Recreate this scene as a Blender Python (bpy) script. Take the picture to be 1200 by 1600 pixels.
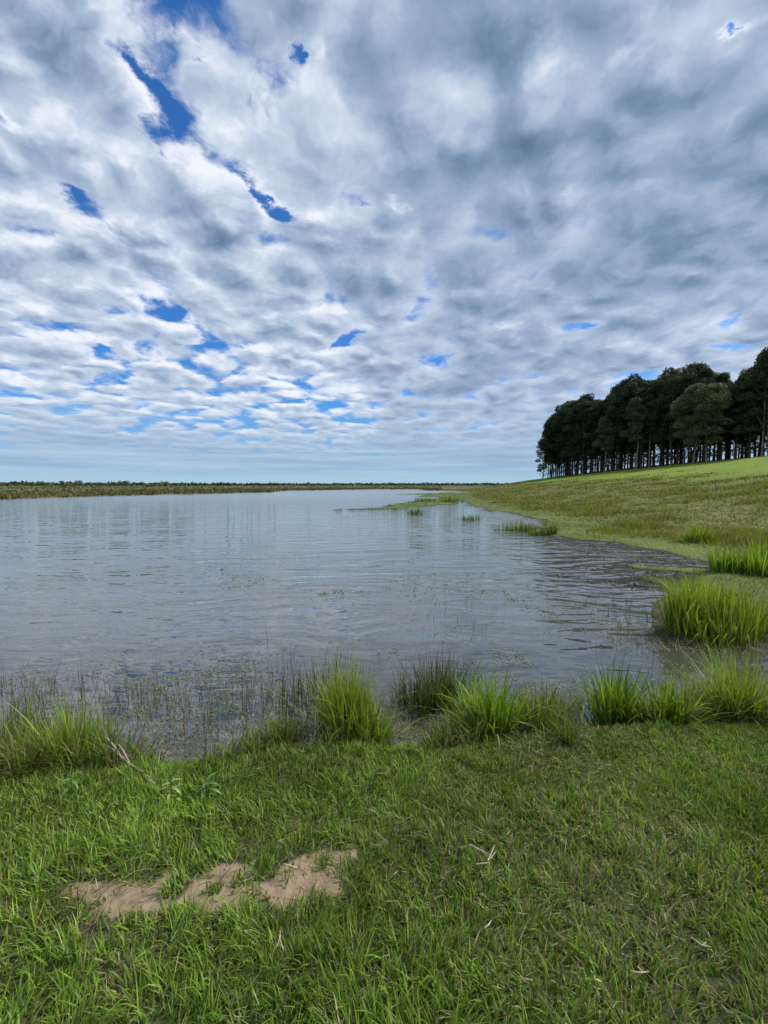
import bpy, math, random
import numpy as np
from mathutils import Vector, Matrix, Euler

scene = bpy.context.scene
for o in list(bpy.data.objects):
    bpy.data.objects.remove(o)
COL = scene.collection
R = math.radians

# ------------------------------------------------------------------ camera
EYE = 1.75            # above the water (z = 0)
FPX = 640.0           # focal length in pixels of a 1200 px wide picture
PITCH = math.atan(42 / FPX)
cam_d = bpy.data.cameras.new('camera')
cam_d.sensor_fit = 'HORIZONTAL'
cam_d.sensor_width = 36.0
cam_d.lens = 36.0 * FPX / 1200.0
cam_d.clip_start = 0.05
cam_d.clip_end = 20000
cam = bpy.data.objects.new('camera', cam_d)
COL.objects.link(cam)
cam.location = (0, 0, EYE)
cam.rotation_euler = (R(90) - PITCH, 0, 0)
scene.camera = cam


def ray(px, py):
    """direction of a picture point (1200 x 1600 frame), world space"""
    x = (px - 600) / FPX
    y = (800 - py) / FPX
    c, s = math.cos(PITCH), math.sin(PITCH)
    return Vector((x, c + y * s, y * c - s)).normalized()


def on_plane(px, py, z=0.0):
    d = ray(px, py)
    t = (z - EYE) / d.z
    return d.x * t, d.y * t


def at_dist(px, py, Y):
    d = ray(px, py)
    t = Y / d.y
    return Vector((d.x * t, Y, EYE + d.z * t))


# ------------------------------------------------------------------ light
SUN_EL, SUN_AZ = 50.0, 78.0         # azimuth: degrees clockwise from +Y (view axis)
sd = Vector((math.sin(R(SUN_AZ)) * math.cos(R(SUN_EL)), math.cos(R(SUN_AZ)) * math.cos(R(SUN_EL)), math.sin(R(SUN_EL))))
sun_d = bpy.data.lights.new('sun', 'SUN')
sun_d.energy = 3.0
sun_d.angle = R(14)
sun_d.color = (1.0, 0.96, 0.88)
sun = bpy.data.objects.new('sun', sun_d)
COL.objects.link(sun)
sun.rotation_euler = (-sd).to_track_quat('-Z', 'Y').to_euler()

scene.view_settings.view_transform = 'Standard'
scene.view_settings.look = 'None'
scene.view_settings.exposure = 0.65
scene.view_settings.gamma = 1.0
scene.view_settings.use_curve_mapping = False
scene.cycles.max_bounces = 6
scene.cycles.transparent_max_bounces = 12
scene.cycles.caustics_reflective = False
scene.cycles.caustics_refractive = False


# ------------------------------------------------------------------ node helper
class NT:
    def __init__(self, tree):
        self.t = tree
        tree.nodes.clear()

    def n(self, typ, **kw):
        nd = self.t.nodes.new(typ)
        for k, v in kw.items():
            setattr(nd, k, v)
        return nd

    def put(self, nd, key, val):
        s = nd.inputs[key]
        if isinstance(val, bpy.types.NodeSocket):
            self.t.links.new(val, s)
        elif val is not None:
            if hasattr(s, 'default_value') and not isinstance(val, (int, float)) and s.type == 'RGBA' and len(val) == 3:
                val = (*val, 1)
            s.default_value = val

    def m(self, op, a, b=None, c=None, clamp=False):
        nd = self.n('ShaderNodeMath', operation=op, use_clamp=clamp)
        for i, v in enumerate((a, b, c)):
            if v is not None:
                self.put(nd, i, v)
        return nd.outputs[0]

    def v(self, op, a, b=None, s=None):
        nd = self.n('ShaderNodeVectorMath', operation=op)
        self.put(nd, 0, a)
        if b is not None:
            self.put(nd, 1, b)
        if s is not None:
            self.put(nd, 'Scale', s)
        return nd.outputs['Value'] if op in ('DOT_PRODUCT', 'LENGTH', 'DISTANCE') else nd.outputs[0]

    def comb(self, x, y, z=0.0):
        nd = self.n('ShaderNodeCombineXYZ')
        for i, q in enumerate((x, y, z)):
            self.put(nd, i, q)
        return nd.outputs[0]

    def sep(self, vec):
        nd = self.n('ShaderNodeSeparateXYZ')
        self.put(nd, 0, vec)
        return nd.outputs

    def noise(self, vec, scale, detail=4, rough=0.5, dist=0.0, out=0, lac=2.0):
        nd = self.n('ShaderNodeTexNoise')
        self.put(nd, 'Vector', vec)
        self.put(nd, 'Scale', scale)
        self.put(nd, 'Detail', detail)
        self.put(nd, 'Roughness', rough)
        self.put(nd, 'Distortion', dist)
        self.put(nd, 'Lacunarity', lac)
        return nd.outputs[out]

    def mapr(self, val, a, b, c=0.0, d=1.0, kind='SMOOTHSTEP'):
        nd = self.n('ShaderNodeMapRange', interpolation_type=kind)
        nd.clamp = True
        for i, q in enumerate((val, a, b, c, d)):
            self.put(nd, i, q)
        return nd.outputs[0]

    def mix(self, f, a, b, kind='MIX'):
        nd = self.n('ShaderNodeMix', data_type='RGBA', blend_type=kind)
        self.put(nd, 0, f)
        self.put(nd, 6, a)
        self.put(nd, 7, b)
        return nd.outputs[2]

    def ramp(self, f, stops, interp='LINEAR'):
        nd = self.n('ShaderNodeValToRGB')
        cr = nd.color_ramp
        cr.interpolation = interp
        while len(cr.elements) < len(stops):
            cr.elements.new(0.5)
        for e, (p, c) in zip(cr.elements, stops):
            e.position = p
            e.color = (*c, 1)
        self.put(nd, 0, f)
        return nd.outputs[0]


def lin(r, g, b):
    f = lambda u: (u / 255 / 12.92) if u <= 10 else ((u / 255 + 0.055) / 1.055) ** 2.4
    return (f(r), f(g), f(b))


# ------------------------------------------------------------------ sky
world = bpy.data.worlds.new('World')
scene.world = world
world.use_nodes = True
W = NT(world.node_tree)
KZ = 0.03
STR = 0.1


def sky_p(px, py):
    d = ray(px, py)
    z = max(d.z, 0.0) + KZ
    return np.array((d.x / z, d.y / z))


tc = W.n('ShaderNodeTexCoord')
dirv = W.v('NORMALIZE', tc.outputs['Generated'])
dx, dy, dz = W.sep(dirv)
zc = W.m('ADD', W.m('MAXIMUM', W.m('ABSOLUTE', dz), 0.0), KZ)
P = W.comb(W.m('DIVIDE', dx, zc), W.m('DIVIDE', dy, zc), 0.0)
plen = W.v('LENGTH', P)
# far layers lose their fine detail
warp = W.v('SCALE', W.v('SUBTRACT', W.noise(P, 1.7, 5, 0.6, out=1), (0.5, 0.5, 0.5)), s=0.30)
fine = W.v('SCALE', W.v('SUBTRACT', W.noise(P, 7.0, 6, 0.65, out=1), (0.5, 0.5, 0.5)), s=0.22)
# heaped clouds show their sides at a distance: radial spacing closes up more slowly than on a flat sheet
rg = W.m('DIVIDE', W.m('MULTIPLY', W.m('LOGARITHM', W.m('ADD', 1.0, W.m('DIVIDE', plen, 1.5)), math.e), 2.3), plen)
PW = W.v('ADD', W.v('SCALE', P, s=rg), warp)
PG = W.v('ADD', W.v('ADD', P, W.v('SCALE', warp, s=0.3)), fine)
PWx, PWy, _ = W.sep(PW)
PGx, PGy, _ = W.sep(PG)


chain_prev = [0.0]


def blob_sum(lst):
    tot = None
    for (ax, ay, bx, by, wpx, amp) in lst:
        a, b = sky_p(ax, ay), sky_p(bx, by)
        cx, cy = (ax + bx) / 2, (ay + by) / 2
        L = math.hypot(bx - ax, by - ay) + 1e-6
        nx, ny = -(by - ay) / L, (bx - ax) / L
        q1, q2 = sky_p(cx + nx * wpx, cy + ny * wpx), sky_p(cx - nx * wpx, cy - ny * wpx)
        ctr = (a + b) / 2
        dv = (b - a)
        ang = math.atan2(dv[1], dv[0])
        perp = np.array((-math.sin(ang), math.cos(ang)))
        hw = max(abs(np.dot(q1 - q2, perp)) / 2, 0.015)
        hl = np.linalg.norm(dv) / 2 + hw * 0.6
        mp = W.n('ShaderNodeMapping', vector_type='TEXTURE')
        # the running sum rides along in z (dropped below), which keeps the node evaluation sequential
        W.put(mp, 'Vector', W.comb(PGx, PGy, chain_prev[0]))
        mp.inputs['Location'].default_value = (ctr[0], ctr[1], 0)
        mp.inputs['Rotation'].default_value = (0, 0, ang)
        mp.inputs['Scale'].default_value = (hl, hw, 1)
        xy = W.v('MULTIPLY', mp.outputs[0], (1, 1, 0))
        r2 = W.v('DOT_PRODUCT', xy, xy)
        g = W.m('MULTIPLY', W.m('EXPONENT', W.m('MULTIPLY', r2, -1.0)), amp)
        tot = g if tot is None else W.m('ADD', tot, g)
        chain_prev[0] = tot
    return tot


#  (x0,y0,x1,y1, half width px, amount)
GAPS = [(-20, 10, 140, 110, 70, -0.9), (300, 360, 370, 375, 22, -0.6), (60, 395, 190, 420, 20, -0.5), (185, 70, 230, 140, 17, 1.1), (215, 125, 300, 225, 32, 1.15), (255, 225, 290, 275, 14, 1.0), (370, 270, 445, 345, 13, 1.6),
        (445, 335, 495, 345, 10, 1.4), (30, 205, 75, 240, 12, 0.7), (85, 280, 130, 315, 13, 1.1), (150, 335, 200, 385, 12, 0.8),
        (245, 395, 275, 405, 9, 0.7), (75, 445, 150, 452, 10, 0.9), (200, 460, 240, 470, 7, 0.6), (250, 485, 300, 510, 12, 1.0),
        (510, 550, 570, 510, 12, 1.1), (385, 490, 430, 497, 7, 0.7), (375, 535, 405, 545, 8, 0.7), (610, 314, 630, 320, 8, 0.9),
        (450, 65, 456, 92, 7, 0.9), (-20, 160, 12, 200, 14, 1.0), (760, 507, 820, 515, 6, 0.7), (880, 513, 960, 497, 7, 1.0),
        (10, 590, 45, 615, 10, 0.9), (290, 565, 310, 585, 7, 0.9), (160, 540, 175, 550, 7, 0.8), (0, 520, 30, 527, 6, 0.8),
        (220, 570, 260, 565, 7, 0.5), (1125, 45, 1140, 50, 10, 0.9), (1090, 540, 1150, 545, 6, 0.6), (410, 590, 425, 592, 6, 0.7),
        (300, 75, 308, 85, 7, 0.6), (960, 540, 990, 536, 5, 0.6), (560, 320, 580, 325, 8, 0.5)]
DARK = [(770, -20, 800, 150, 50, 1.0), (690, 290, 960, 190, 34, 0.85), (560, 90, 620, 190, 40, 0.5), (1120, 250, 1200, 190, 55, 0.45),
        (840, 340, 700, 420, 26, 0.6), (820, 450, 1200, 370, 28, 0.6), (300, 385, 400, 395, 30, 0.45), (1000, 350, 1200, 310, 20, 0.4),
        (640, 620, 780, 590, 14, 0.6), (330, 600, 380, 610, 14, 0.5), (940, 130, 1000, 150, 30, 0.3), (600, 90, 700, 40, 40, 0.35),
        (60, 690, 330, 688, 7, 0.8), (0, 715, 250, 715, 6, 0.7), (20, 380, 90, 400, 16, 0.35), (880, 560, 1000, 570, 12, 0.5),
        (520, 445, 640, 440, 26, 0.35), (60, 50, 420, 30, 50, 0.45), (1060, 120, 1200, 110, 40, 0.3)]
BRIGHT = [(830, 125, 890, 95, 26, 1.2), (955, 100, 990, 45, 20, 1.1), (490, 60, 505, 85, 14, 0.9), (570, 220, 600, 290, 20, 0.7),
          (1140, 50, 1180, 30, 18, 0.9), (90, 170, 240, 330, 45, 0.55), (290, 240, 400, 370, 30, 0.65), (640, 340, 660, 420, 18, 0.6),
          (880, 320, 930, 295, 12, 0.7), (680, 120, 740, 160, 30, 0.5), (310, 190, 380, 260, 26, 0.55), (1000, 20, 1100, 20, 30, 0.6),
          (430, 600, 480, 608, 12, 0.9), (560, 620, 590, 600, 16, 0.6), (1000, 530, 1150, 500, 18, 0.5), (-10, 250, 90, 330, 30, 0.35),
          (30, 470, 220, 480, 16, 0.4), (1010, 545, 1050, 550, 10, 0.7)]
gaps = blob_sum(GAPS)
dark = blob_sum(DARK)
bright = blob_sum(BRIGHT)


# streets of cloud run away from the viewer
street = W.noise(W.comb(W.m('ADD', PGx, W.m('MULTIPLY', PGy, -0.10)), W.m('MULTIPLY', PGy, 0.22), 3.7), 2.3, 3, 0.5)


def density(vec, hi=True):
    # the layer is broken into cells
    x, y, _z = W.sep(vec)
    cell = W.noise(W.comb(x, y, 9.1), 5.0, 10 if hi else 4, 0.60, 0.1)
    big = W.noise(W.comb(W.m('MULTIPLY', x, 0.5), W.m('MULTIPLY', y, 0.9), 5.5), 0.9, 2, 0.5)
    vo = W.n('ShaderNodeTexVoronoi', voronoi_dimensions='2D', feature='SMOOTH_F1')
    W.put(vo, 'Vector', W.comb(x, W.m('MULTIPLY', y, 1.1), 0.0))
    W.put(vo, 'Scale', 5.4)
    W.put(vo, 'Smoothness', 0.55)
    W.put(vo, 'Randomness', 1.0)
    puff = W.m('SUBTRACT', 0.42, vo.outputs['Distance'])
    s = W.m('ADD', W.m('MULTIPLY', W.m('SUBTRACT', street, 0.16), 0.92), W.m('MULTIPLY', cell, 1.3))
    s = W.m('ADD', s, W.m('MULTIPLY', puff, 0.75))
    return W.m('ADD', s, W.m('MULTIPLY', big, 0.15))


D = density(PW)
PS = (0.82, 0.18, 0.0)                       # where the sun stands behind the layer
toS = W.v('SUBTRACT', PS, P)
toSn = W.v('SCALE', W.v('NORMALIZE', toS), s=0.06)
D2 = density(W.v('ADD', PW, toSn), False)
lit = W.m('SUBTRACT', D, D2)                 # > 0 : thinner towards the sun, so lit

# how closed the layer is: the right side is a nearly closed sheet, the left is broken cells
right = W.mapr(PGx, -0.55, 0.25)
nearcov = W.mapr(plen, 4.5, 1.4)             # overhead the cells merge
cover = W.m('ADD', W.m('MULTIPLY', right, 0.17), W.m('MULTIPLY', nearcov, 0.16))
soft = W.m('SUBTRACT', W.noise(PW, 4.2, 9, 0.66), 0.5)
C = W.m('ADD', W.m('SUBTRACT', D, W.m('MULTIPLY', W.m('MULTIPLY', W.m('MINIMUM', gaps, 1.5), W.m('MAXIMUM', W.m('ADD', 1.0, W.m('MULTIPLY', soft, 4.5)), 0.0)), 0.42)), cover)
alpha = W.mapr(W.m('ADD', C, W.m('MULTIPLY', soft, 0.62)), 0.66, 1.06)
thick = W.mapr(C, 0.88, 1.42, kind='LINEAR')
tone = W.m('SUBTRACT', 0.80, W.m('MULTIPLY', thick, 0.36))
calmr = W.m('SUBTRACT', 1.0, W.m('MULTIPLY', right, 0.40))
tone = W.m('ADD', tone, W.m('MULTIPLY', W.m('MULTIPLY', lit, 1.0), calmr))
tone = W.m('ADD', tone, W.m('MULTIPLY', W.m('MULTIPLY', soft, 0.36), calmr))
tone = W.m('SUBTRACT', tone, W.m('MULTIPLY', dark, 0.28))
tone = W.m('ADD', tone, W.m('MULTIPLY', bright, 0.24))
tone = W.m('SUBTRACT', tone, W.m('SUBTRACT', W.m('MULTIPLY', right, 0.12), 0.10))
# seen edge on, the cells blend into one even tone
tone = W.m('ADD', 0.60, W.m('MULTIPLY', W.m('SUBTRACT', tone, 0.60), W.mapr(plen, 12.0, 3.0, 0.35, 1.0)))
ccol = W.ramp(tone, [(0.0, lin(92, 115, 144)), (0.25, lin(120, 143, 171)), (0.5, lin(155, 173, 198)), (0.75, lin(190, 203, 221)), (1.0, lin(232, 237, 245))])

sky = W.n('ShaderNodeTexSky', sky_type='NISHITA')
sky.sun_disc = False
sky.sun_elevation = R(SUN_EL)
sky.sun_rotation = R(SUN_AZ)
sky.air_density = 1.0
sky.dust_density = 0.6
sky.ozone_density = 3.0
blue = W.v('MULTIPLY', sky.outputs[0], (0.25, 0.60, 0.98))
clouds = W.v('SCALE', ccol, s=0.715 / STR)
mixc = W.mix(W.m('MULTIPLY', alpha, 0.97), blue, clouds)
# air near the horizon: pale blue with thin bands
bandv = W.comb(W.m('MULTIPLY', W.m('ARCTAN2', dx, dy), 1.2), W.m('MULTIPLY', dz, 26.0), 0.0)
bands = W.noise(bandv, 2.2, 4, 0.5)
hcol = W.ramp(bands, [(0.35, lin(136, 168, 202)), (0.5, lin(156, 184, 212)), (0.65, lin(172, 198, 218))])
hcol = W.mix(W.mapr(dz, 0.05, 0.005), hcol, lin(164, 198, 218))
hf = W.mapr(dz, 0.21, 0.01, 0.0, 0.95)
final = W.mix(hf, mixc, W.v('SCALE', hcol, s=0.68 / STR))
bg = W.n('ShaderNodeBackground')
W.put(bg, 'Color', final)
W.put(bg, 'Strength', STR)
wo = W.n('ShaderNodeOutputWorld')
W.t.links.new(bg.outputs[0], wo.inputs[0])
world.cycles.sampling_method = 'MANUAL'
world.cycles.sample_map_resolution = 512


# ================================================================== numeric helpers
rng = np.random.default_rng(7)
random.seed(7)


def _hash(ix, iy, seed):
    h = (ix.astype(np.int64) * 374761393 + iy.astype(np.int64) * 668265263 + seed * 974634777) & 0xFFFFFFFF
    h = ((h ^ (h >> 13)) * 1274126177) & 0xFFFFFFFF
    return ((h ^ (h >> 16)) & 0xFFFF) / 65535.0


def vnoise(x, y, seed=0):
    x = np.asarray(x, float)
    y = np.asarray(y, float)
    ix, iy = np.floor(x), np.floor(y)
    fx, fy = x - ix, y - iy
    fx = fx * fx * (3 - 2 * fx)
    fy = fy * fy * (3 - 2 * fy)
    ix = ix.astype(np.int64)
    iy = iy.astype(np.int64)
    a, b = _hash(ix, iy, seed), _hash(ix + 1, iy, seed)
    c, d = _hash(ix, iy + 1, seed), _hash(ix + 1, iy + 1, seed)
    return (a * (1 - fx) + b * fx) * (1 - fy) + (c * (1 - fx) + d * fx) * fy


def fbm(x, y, seed=0, octv=4):
    s, amp, tot = 0, 0.5, 0
    for i in range(octv):
        s = s + amp * vnoise(x * 2 ** i + i * 17.3, y * 2 ** i + i * 9.1, seed + i)
        tot += amp
        amp *= 0.5
    return s / tot


def sstep(x, a, b):
    t = np.clip((np.asarray(x, float) - a) / (b - a), 0, 1)
    return t * t * (3 - 2 * t)


# ================================================================== materials
def material(name):
    m = bpy.data.materials.new(name)
    m.use_nodes = True
    return m, NT(m.node_tree)


def finish(T, surf):
    out = T.n('ShaderNodeOutputMaterial')
    T.t.links.new(surf, out.inputs['Surface'])


def leafy(name, rough=0.55, trans=0.35, vary=0.25, gloss=0.25, scale=30.0, back=(1.25, 1.15, 0.55), per_thing=False):
    """foliage: the colour is the blade's own colour stored on its mesh"""
    m, T = material(name)
    at = T.n('ShaderNodeAttribute', attribute_name='tint')
    g = T.n('ShaderNodeNewGeometry')
    nz = T.noise(g.outputs['Position'], scale, 3, 0.6)
    f = T.mapr(nz, 0.25, 0.75, 1.0 - vary, 1.0 + vary, 'LINEAR')
    if per_thing:
        oi = T.n('ShaderNodeObjectInfo')
        f = T.m('MULTIPLY', f, T.mapr(oi.outputs['Random'], 0, 1, 0.75, 1.25, 'LINEAR'))
    col = T.v('SCALE', at.outputs['Color'], s=f)
    p = T.n('ShaderNodeBsdfPrincipled')
    T.put(p, 'Base Color', col)
    T.put(p, 'Roughness', rough)
    T.put(p, 'Specular IOR Level', gloss)
    tr = T.n('ShaderNodeBsdfTranslucent')
    T.put(tr, 'Color', T.v('MULTIPLY', col, back))
    mx = T.n('ShaderNodeMixShader')
    T.put(mx, 0, trans)
    T.t.links.new(p.outputs[0], mx.inputs[1])
    T.t.links.new(tr.outputs[0], mx.inputs[2])
    finish(T, mx.outputs[0])
    return m


M_GRASS = leafy('grass_blades')
M_REED = leafy('reed_blades', rough=0.45, trans=0.4)
M_LEAF = leafy('broad_leaves', rough=0.4, trans=0.3, gloss=0.4)
M_CROWN = leafy('eucalyptus_foliage', rough=0.6, trans=0.2, vary=0.35, gloss=0.2, scale=0.6, back=(1, 1, 0.8), per_thing=True)
M_FAR = leafy('far_foliage', rough=0.8, trans=0.1, vary=0.3, gloss=0.1, scale=0.3, back=(1, 1, 0.8))


def bark_mat(name, c1, c2, sc=3.0):
    m, T = material(name)
    tcn = T.n('ShaderNodeTexCoord')
    ob = tcn.outputs['Object']
    x, y, z = T.sep(ob)
    nz = T.noise(T.comb(T.m('MULTIPLY', x, 4), T.m('MULTIPLY', y, 4), T.m('MULTIPLY', z, 0.7)), sc, 5, 0.6)
    p = T.n('ShaderNodeBsdfPrincipled')
    T.put(p, 'Base Color', T.ramp(nz, [(0.3, c1), (0.65, c2)]))
    T.put(p, 'Roughness', 0.85)
    b = T.n('ShaderNodeBump')
    T.put(b, 'Height', nz)
    T.put(b, 'Distance', 0.03)
    T.put(b, 'Strength', 0.6)
    T.t.links.new(b.outputs[0], p.inputs['Normal'])
    finish(T, p.outputs[0])
    return m


M_BARK = bark_mat('eucalyptus_bark', (0.09, 0.08, 0.065), (0.29, 0.26, 0.21))
M_BARKD = bark_mat('dark_bark', (0.025, 0.021, 0.018), (0.085, 0.07, 0.055))
M_TWIG = bark_mat('dead_wood', (0.28, 0.23, 0.17), (0.52, 0.46, 0.37), 20)
M_TWIGD = bark_mat('brown_stem', (0.07, 0.05, 0.035), (0.2, 0.15, 0.1), 20)


# ================================================================== lie of the land
def wp(px, py):
    return on_plane(px, py, 0.0)


WATER = [(-60, 3.5), (-12, 2.55)] + [wp(*q) for q in
         [(-60, 1206), (60, 1222), (140, 1218), (215, 1212), (300, 1205), (370, 1192), (430, 1178), (520, 1172), (640, 1172), (690, 1178),
          (745, 1158), (830, 1152), (930, 1146), (1040, 1140), (1150, 1128), (1230, 1112), (1330, 1085),
          (1400, 1050), (1300, 1012), (1180, 1008), (1070, 1004), (1032, 990), (1022, 950), (1040, 925), (1075, 905), (1110, 893), (1130, 884), (1085, 876),
          (1020, 862), (960, 850), (905, 843), (850, 836), (845, 826), (862, 816), (800, 803), (760, 797), (735, 789), (722, 781),
          (718, 774), (735, 769.5), (700, 767.2), (655, 766.0), (690, 764.8), (600, 764.6), (520, 765.8), (440, 767.0), (424, 769.2), (330, 771.5), (230, 773.5),
          (120, 776.5), (0, 780), (-120, 784)]] + [(-150, 46), (-300, 40), (-300, 4)]
WATER = np.array(WATER)


def water_sd(x, y):
    """distance to the shoreline, positive on land, negative in the water"""
    x = np.asarray(x, float)
    y = np.asarray(y, float)
    best = np.full(x.shape, 1e18)
    inside = np.zeros(x.shape, bool)
    n = len(WATER)
    for i in range(n):
        ax, ay = WATER[i]
        bx, by = WATER[(i + 1) % n]
        ex, ey = bx - ax, by - ay
        L2 = ex * ex + ey * ey + 1e-12
        t = np.clip(((x - ax) * ex + (y - ay) * ey) / L2, 0, 1)
        d2 = (x - ax - t * ex) ** 2 + (y - ay - t * ey) ** 2
        best = np.minimum(best, d2)
        cond = ((ay > y) != (by > y))
        xi = ax + (y - ay) / (by - ay if by != ay else 1e-12) * ex
        inside ^= cond & (x < xi)
    d = np.sqrt(best)
    return np.where(inside, -d, d)


HX_Y = np.array([-200, 0, 6, 10, 12.2, 15.5, 20, 27, 51, 112, 160, 250, 400, 3000])
HX_X = np.array([40, 18, 13.5, 12.3, 11.6, 10.8, 10.6, 11.6, 15.5, 24, 30, 60, 120, 800])
# low green shoals out in the lake: (px0, py0, px1, py1, half width m)
SHOALS = [(535, 797, 600, 794, 0.5), (600, 794, 700, 786, 1.0), (640, 790, 720, 777, 2.2), (690, 776, 715, 770, 4.0),
          (860, 818, 930, 840, 0.45), (985, 884, 1095, 893, 0.30), (1010, 905, 1060, 920, 0.22),
          (640, 772.5, 690, 771, 2.5)]


def shoal(x, y):
    x = np.asarray(x, float)
    y = np.asarray(y, float)
    out = np.full(x.shape, -9.0)
    for (a, b, c, d, w) in SHOALS:
        ax, ay = wp(a, b)
        bx, by = wp(c, d)
        ex, ey = bx - ax, by - ay
        t = np.clip(((x - ax) * ex + (y - ay) * ey) / (ex * ex + ey * ey), 0, 1)
        dd = np.sqrt((x - ax - t * ex) ** 2 + (y - ay - t * ey) ** 2)
        out = np.maximum(out, 1.0 - dd / w)
    return out


def hill_part(x, y):
    d = x - np.interp(y, HX_Y, HX_X)
    d = d + (fbm(x * 0.05, y * 0.05, 31) - 0.5) * 6
    dd = np.maximum(d, 0)
    lin_h = 0.150 * dd * dd / (dd + 3.0)
    cap = 9.6
    h = cap * (1 - np.exp(-(lin_h / cap) ** 1.0 * 1.0 - (lin_h / cap) ** 3 * 0.9))
    h = h - 0.035 * np.maximum(dd - 95, 0)
    f = sstep(y, 330, 170) * sstep(y, -60, 5)
    return np.maximum(h, 0) * f, d


def height(x, y, fine=True):
    x = np.asarray(x, float)
    y = np.asarray(y, float)
    sd = water_sd(x, y)
    r = np.hypot(x, y)
    rag = (fbm(x * 1.3, y * 1.3, 5) - 0.5) * np.clip(r * 0.09, 0.20, 4.0) * 0.9
    s = sd + rag
    hp, hd = hill_part(x, y)
    near = sstep(r, 9, 5)
    land_near = 0.17 * sstep(s, -0.03, 0.30) + 0.07 * sstep(s, 0.3, 2.2)
    land_far = 0.05 * sstep(s, -0.05, 0.5) + 0.10 * sstep(s, 0.8, 3.5) + 0.5 * sstep(s, 20, 120) * sstep(y, 60, 120)
    land = land_near * near + land_far * (1 - near)
    bed = -0.03 - 0.16 * np.clip(-s, 0, 40) ** 0.9
    bed = np.maximum(bed, -2.5)
    z = np.where(s > 0, land + 0.006, bed)
    sh = shoal(x + (fbm(x * 0.9, y * 0.9, 77) - 0.5) * np.clip(r * 0.05, .1, 2), y + (fbm(x * 0.8, y * 0.8, 78) - 0.5) * np.clip(r * 0.09, .1, 6))
    z = np.where(sh > 0, np.maximum(z, 0.03 * np.minimum(sh * 3, 1) + 0.004), z)
    z = z + hp * (s > 0)
    if fine:
        b = (fbm(x * 2.2, y * 2.2, 11) - 0.5) * 0.035 * sstep(s, 0.0, 0.5) * near
        b += (fbm(x * 0.45, y * 0.45, 12, 5) - 0.5) * 0.45 * sstep(hd, 0.5, 8) * sstep(s, 1, 3)
        z = z + b
    return z, s, hd, sh


# bare earth on the lawn
BARE = [(110, 1392, 210, 1388, 0.035), (190, 1402, 290, 1392, 0.070), (270, 1382, 400, 1384, 0.080), (330, 1355, 380, 1360, 0.03), (320, 1400, 400, 1394, 0.060), (400, 1385, 450, 1385, 0.035),
        (440, 1388, 515, 1374, 0.075), (480, 1352, 540, 1338, 0.050)]





def lawn_at(px, py):
    return on_plane(px, py, 0.2)


def bare_mask(x, y):
    out = np.zeros(np.shape(x))
    rag = (fbm(np.asarray(x) * 11, np.asarray(y) * 11, 55, 5) - 0.5) * 1.9
    for (a, b, c, d, w) in BARE:
        ax, ay = lawn_at(a, b)
        bx, by = lawn_at(c, d)
        ex, ey = bx - ax, by - ay
        t = np.clip(((x - ax) * ex + (y - ay) * ey) / (ex * ex + ey * ey), 0, 1)
        dd = np.sqrt((x - ax - t * ex) ** 2 + (y - ay - t * ey) ** 2)
        out = np.maximum(out, sstep(1.0 - dd / w + rag, -0.5, 0.6))
    # a green tuft or two survives inside
    for (a, b, w) in [(275, 1385, 0.05), (335, 1388, 0.03), (302, 1358, 0.018), (415, 1362, 0.05)]:
        ax, ay = lawn_at(a, b)
        out = out * sstep(np.hypot(x - ax, y - ay), w * 0.7, w * 1.2)
    return out


def mesh_obj(name, verts, faces_flat, loop_counts, mat, parent=None, attrs=None, smooth=False):
    me = bpy.data.meshes.new(name)
    verts = np.ascontiguousarray(verts, dtype=np.float32)
    ff = np.ascontiguousarray(faces_flat, dtype=np.int32)
    lc = np.ascontiguousarray(loop_counts, dtype=np.int32)
    me.vertices.add(len(verts))
    me.vertices.foreach_set('co', verts.ravel())
    me.loops.add(len(ff))
    me.loops.foreach_set('vertex_index', ff)
    me.polygons.add(len(lc))
    st = np.zeros(len(lc), np.int32)
    st[1:] = np.cumsum(lc)[:-1]
    me.polygons.foreach_set('loop_start', st)
    me.polygons.foreach_set('loop_total', lc)
    if smooth:
        me.polygons.foreach_set('use_smooth', np.ones(len(lc), bool))
    me.update(calc_edges=True)
    for k, a in (attrs or {}).items():
        if a.ndim == 1:
            at = me.attributes.new(k, 'FLOAT', 'POINT')
            at.data.foreach_set('value', a.astype(np.float32))
        else:
            at = me.attributes.new(k, 'FLOAT_COLOR', 'POINT')
            c = np.ones((len(a), 4), np.float32)
            c[:, :3] = a
            at.data.foreach_set('color', c.ravel())
    me.materials.append(mat)
    o = bpy.data.objects.new(name, me)
    COL.objects.link(o)
    if parent is not None:
        o.parent = parent
    return o


def thing(name, label, cat, loc=(0, 0, 0), rz=0.0, group=None):
    o = bpy.data.objects.new(name, None)
    COL.objects.link(o)
    o.location = loc
    o.rotation_euler = (0, 0, rz)
    o.empty_display_size = 0.1
    tag(o, label, cat, group)
    return o


def tag(o, label=None, cat=None, group=None, kind=None):
    for k, v in (('label', label), ('category', cat), ('group', group), ('kind', kind)):
        if v:
            o[k] = v
    return o


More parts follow.
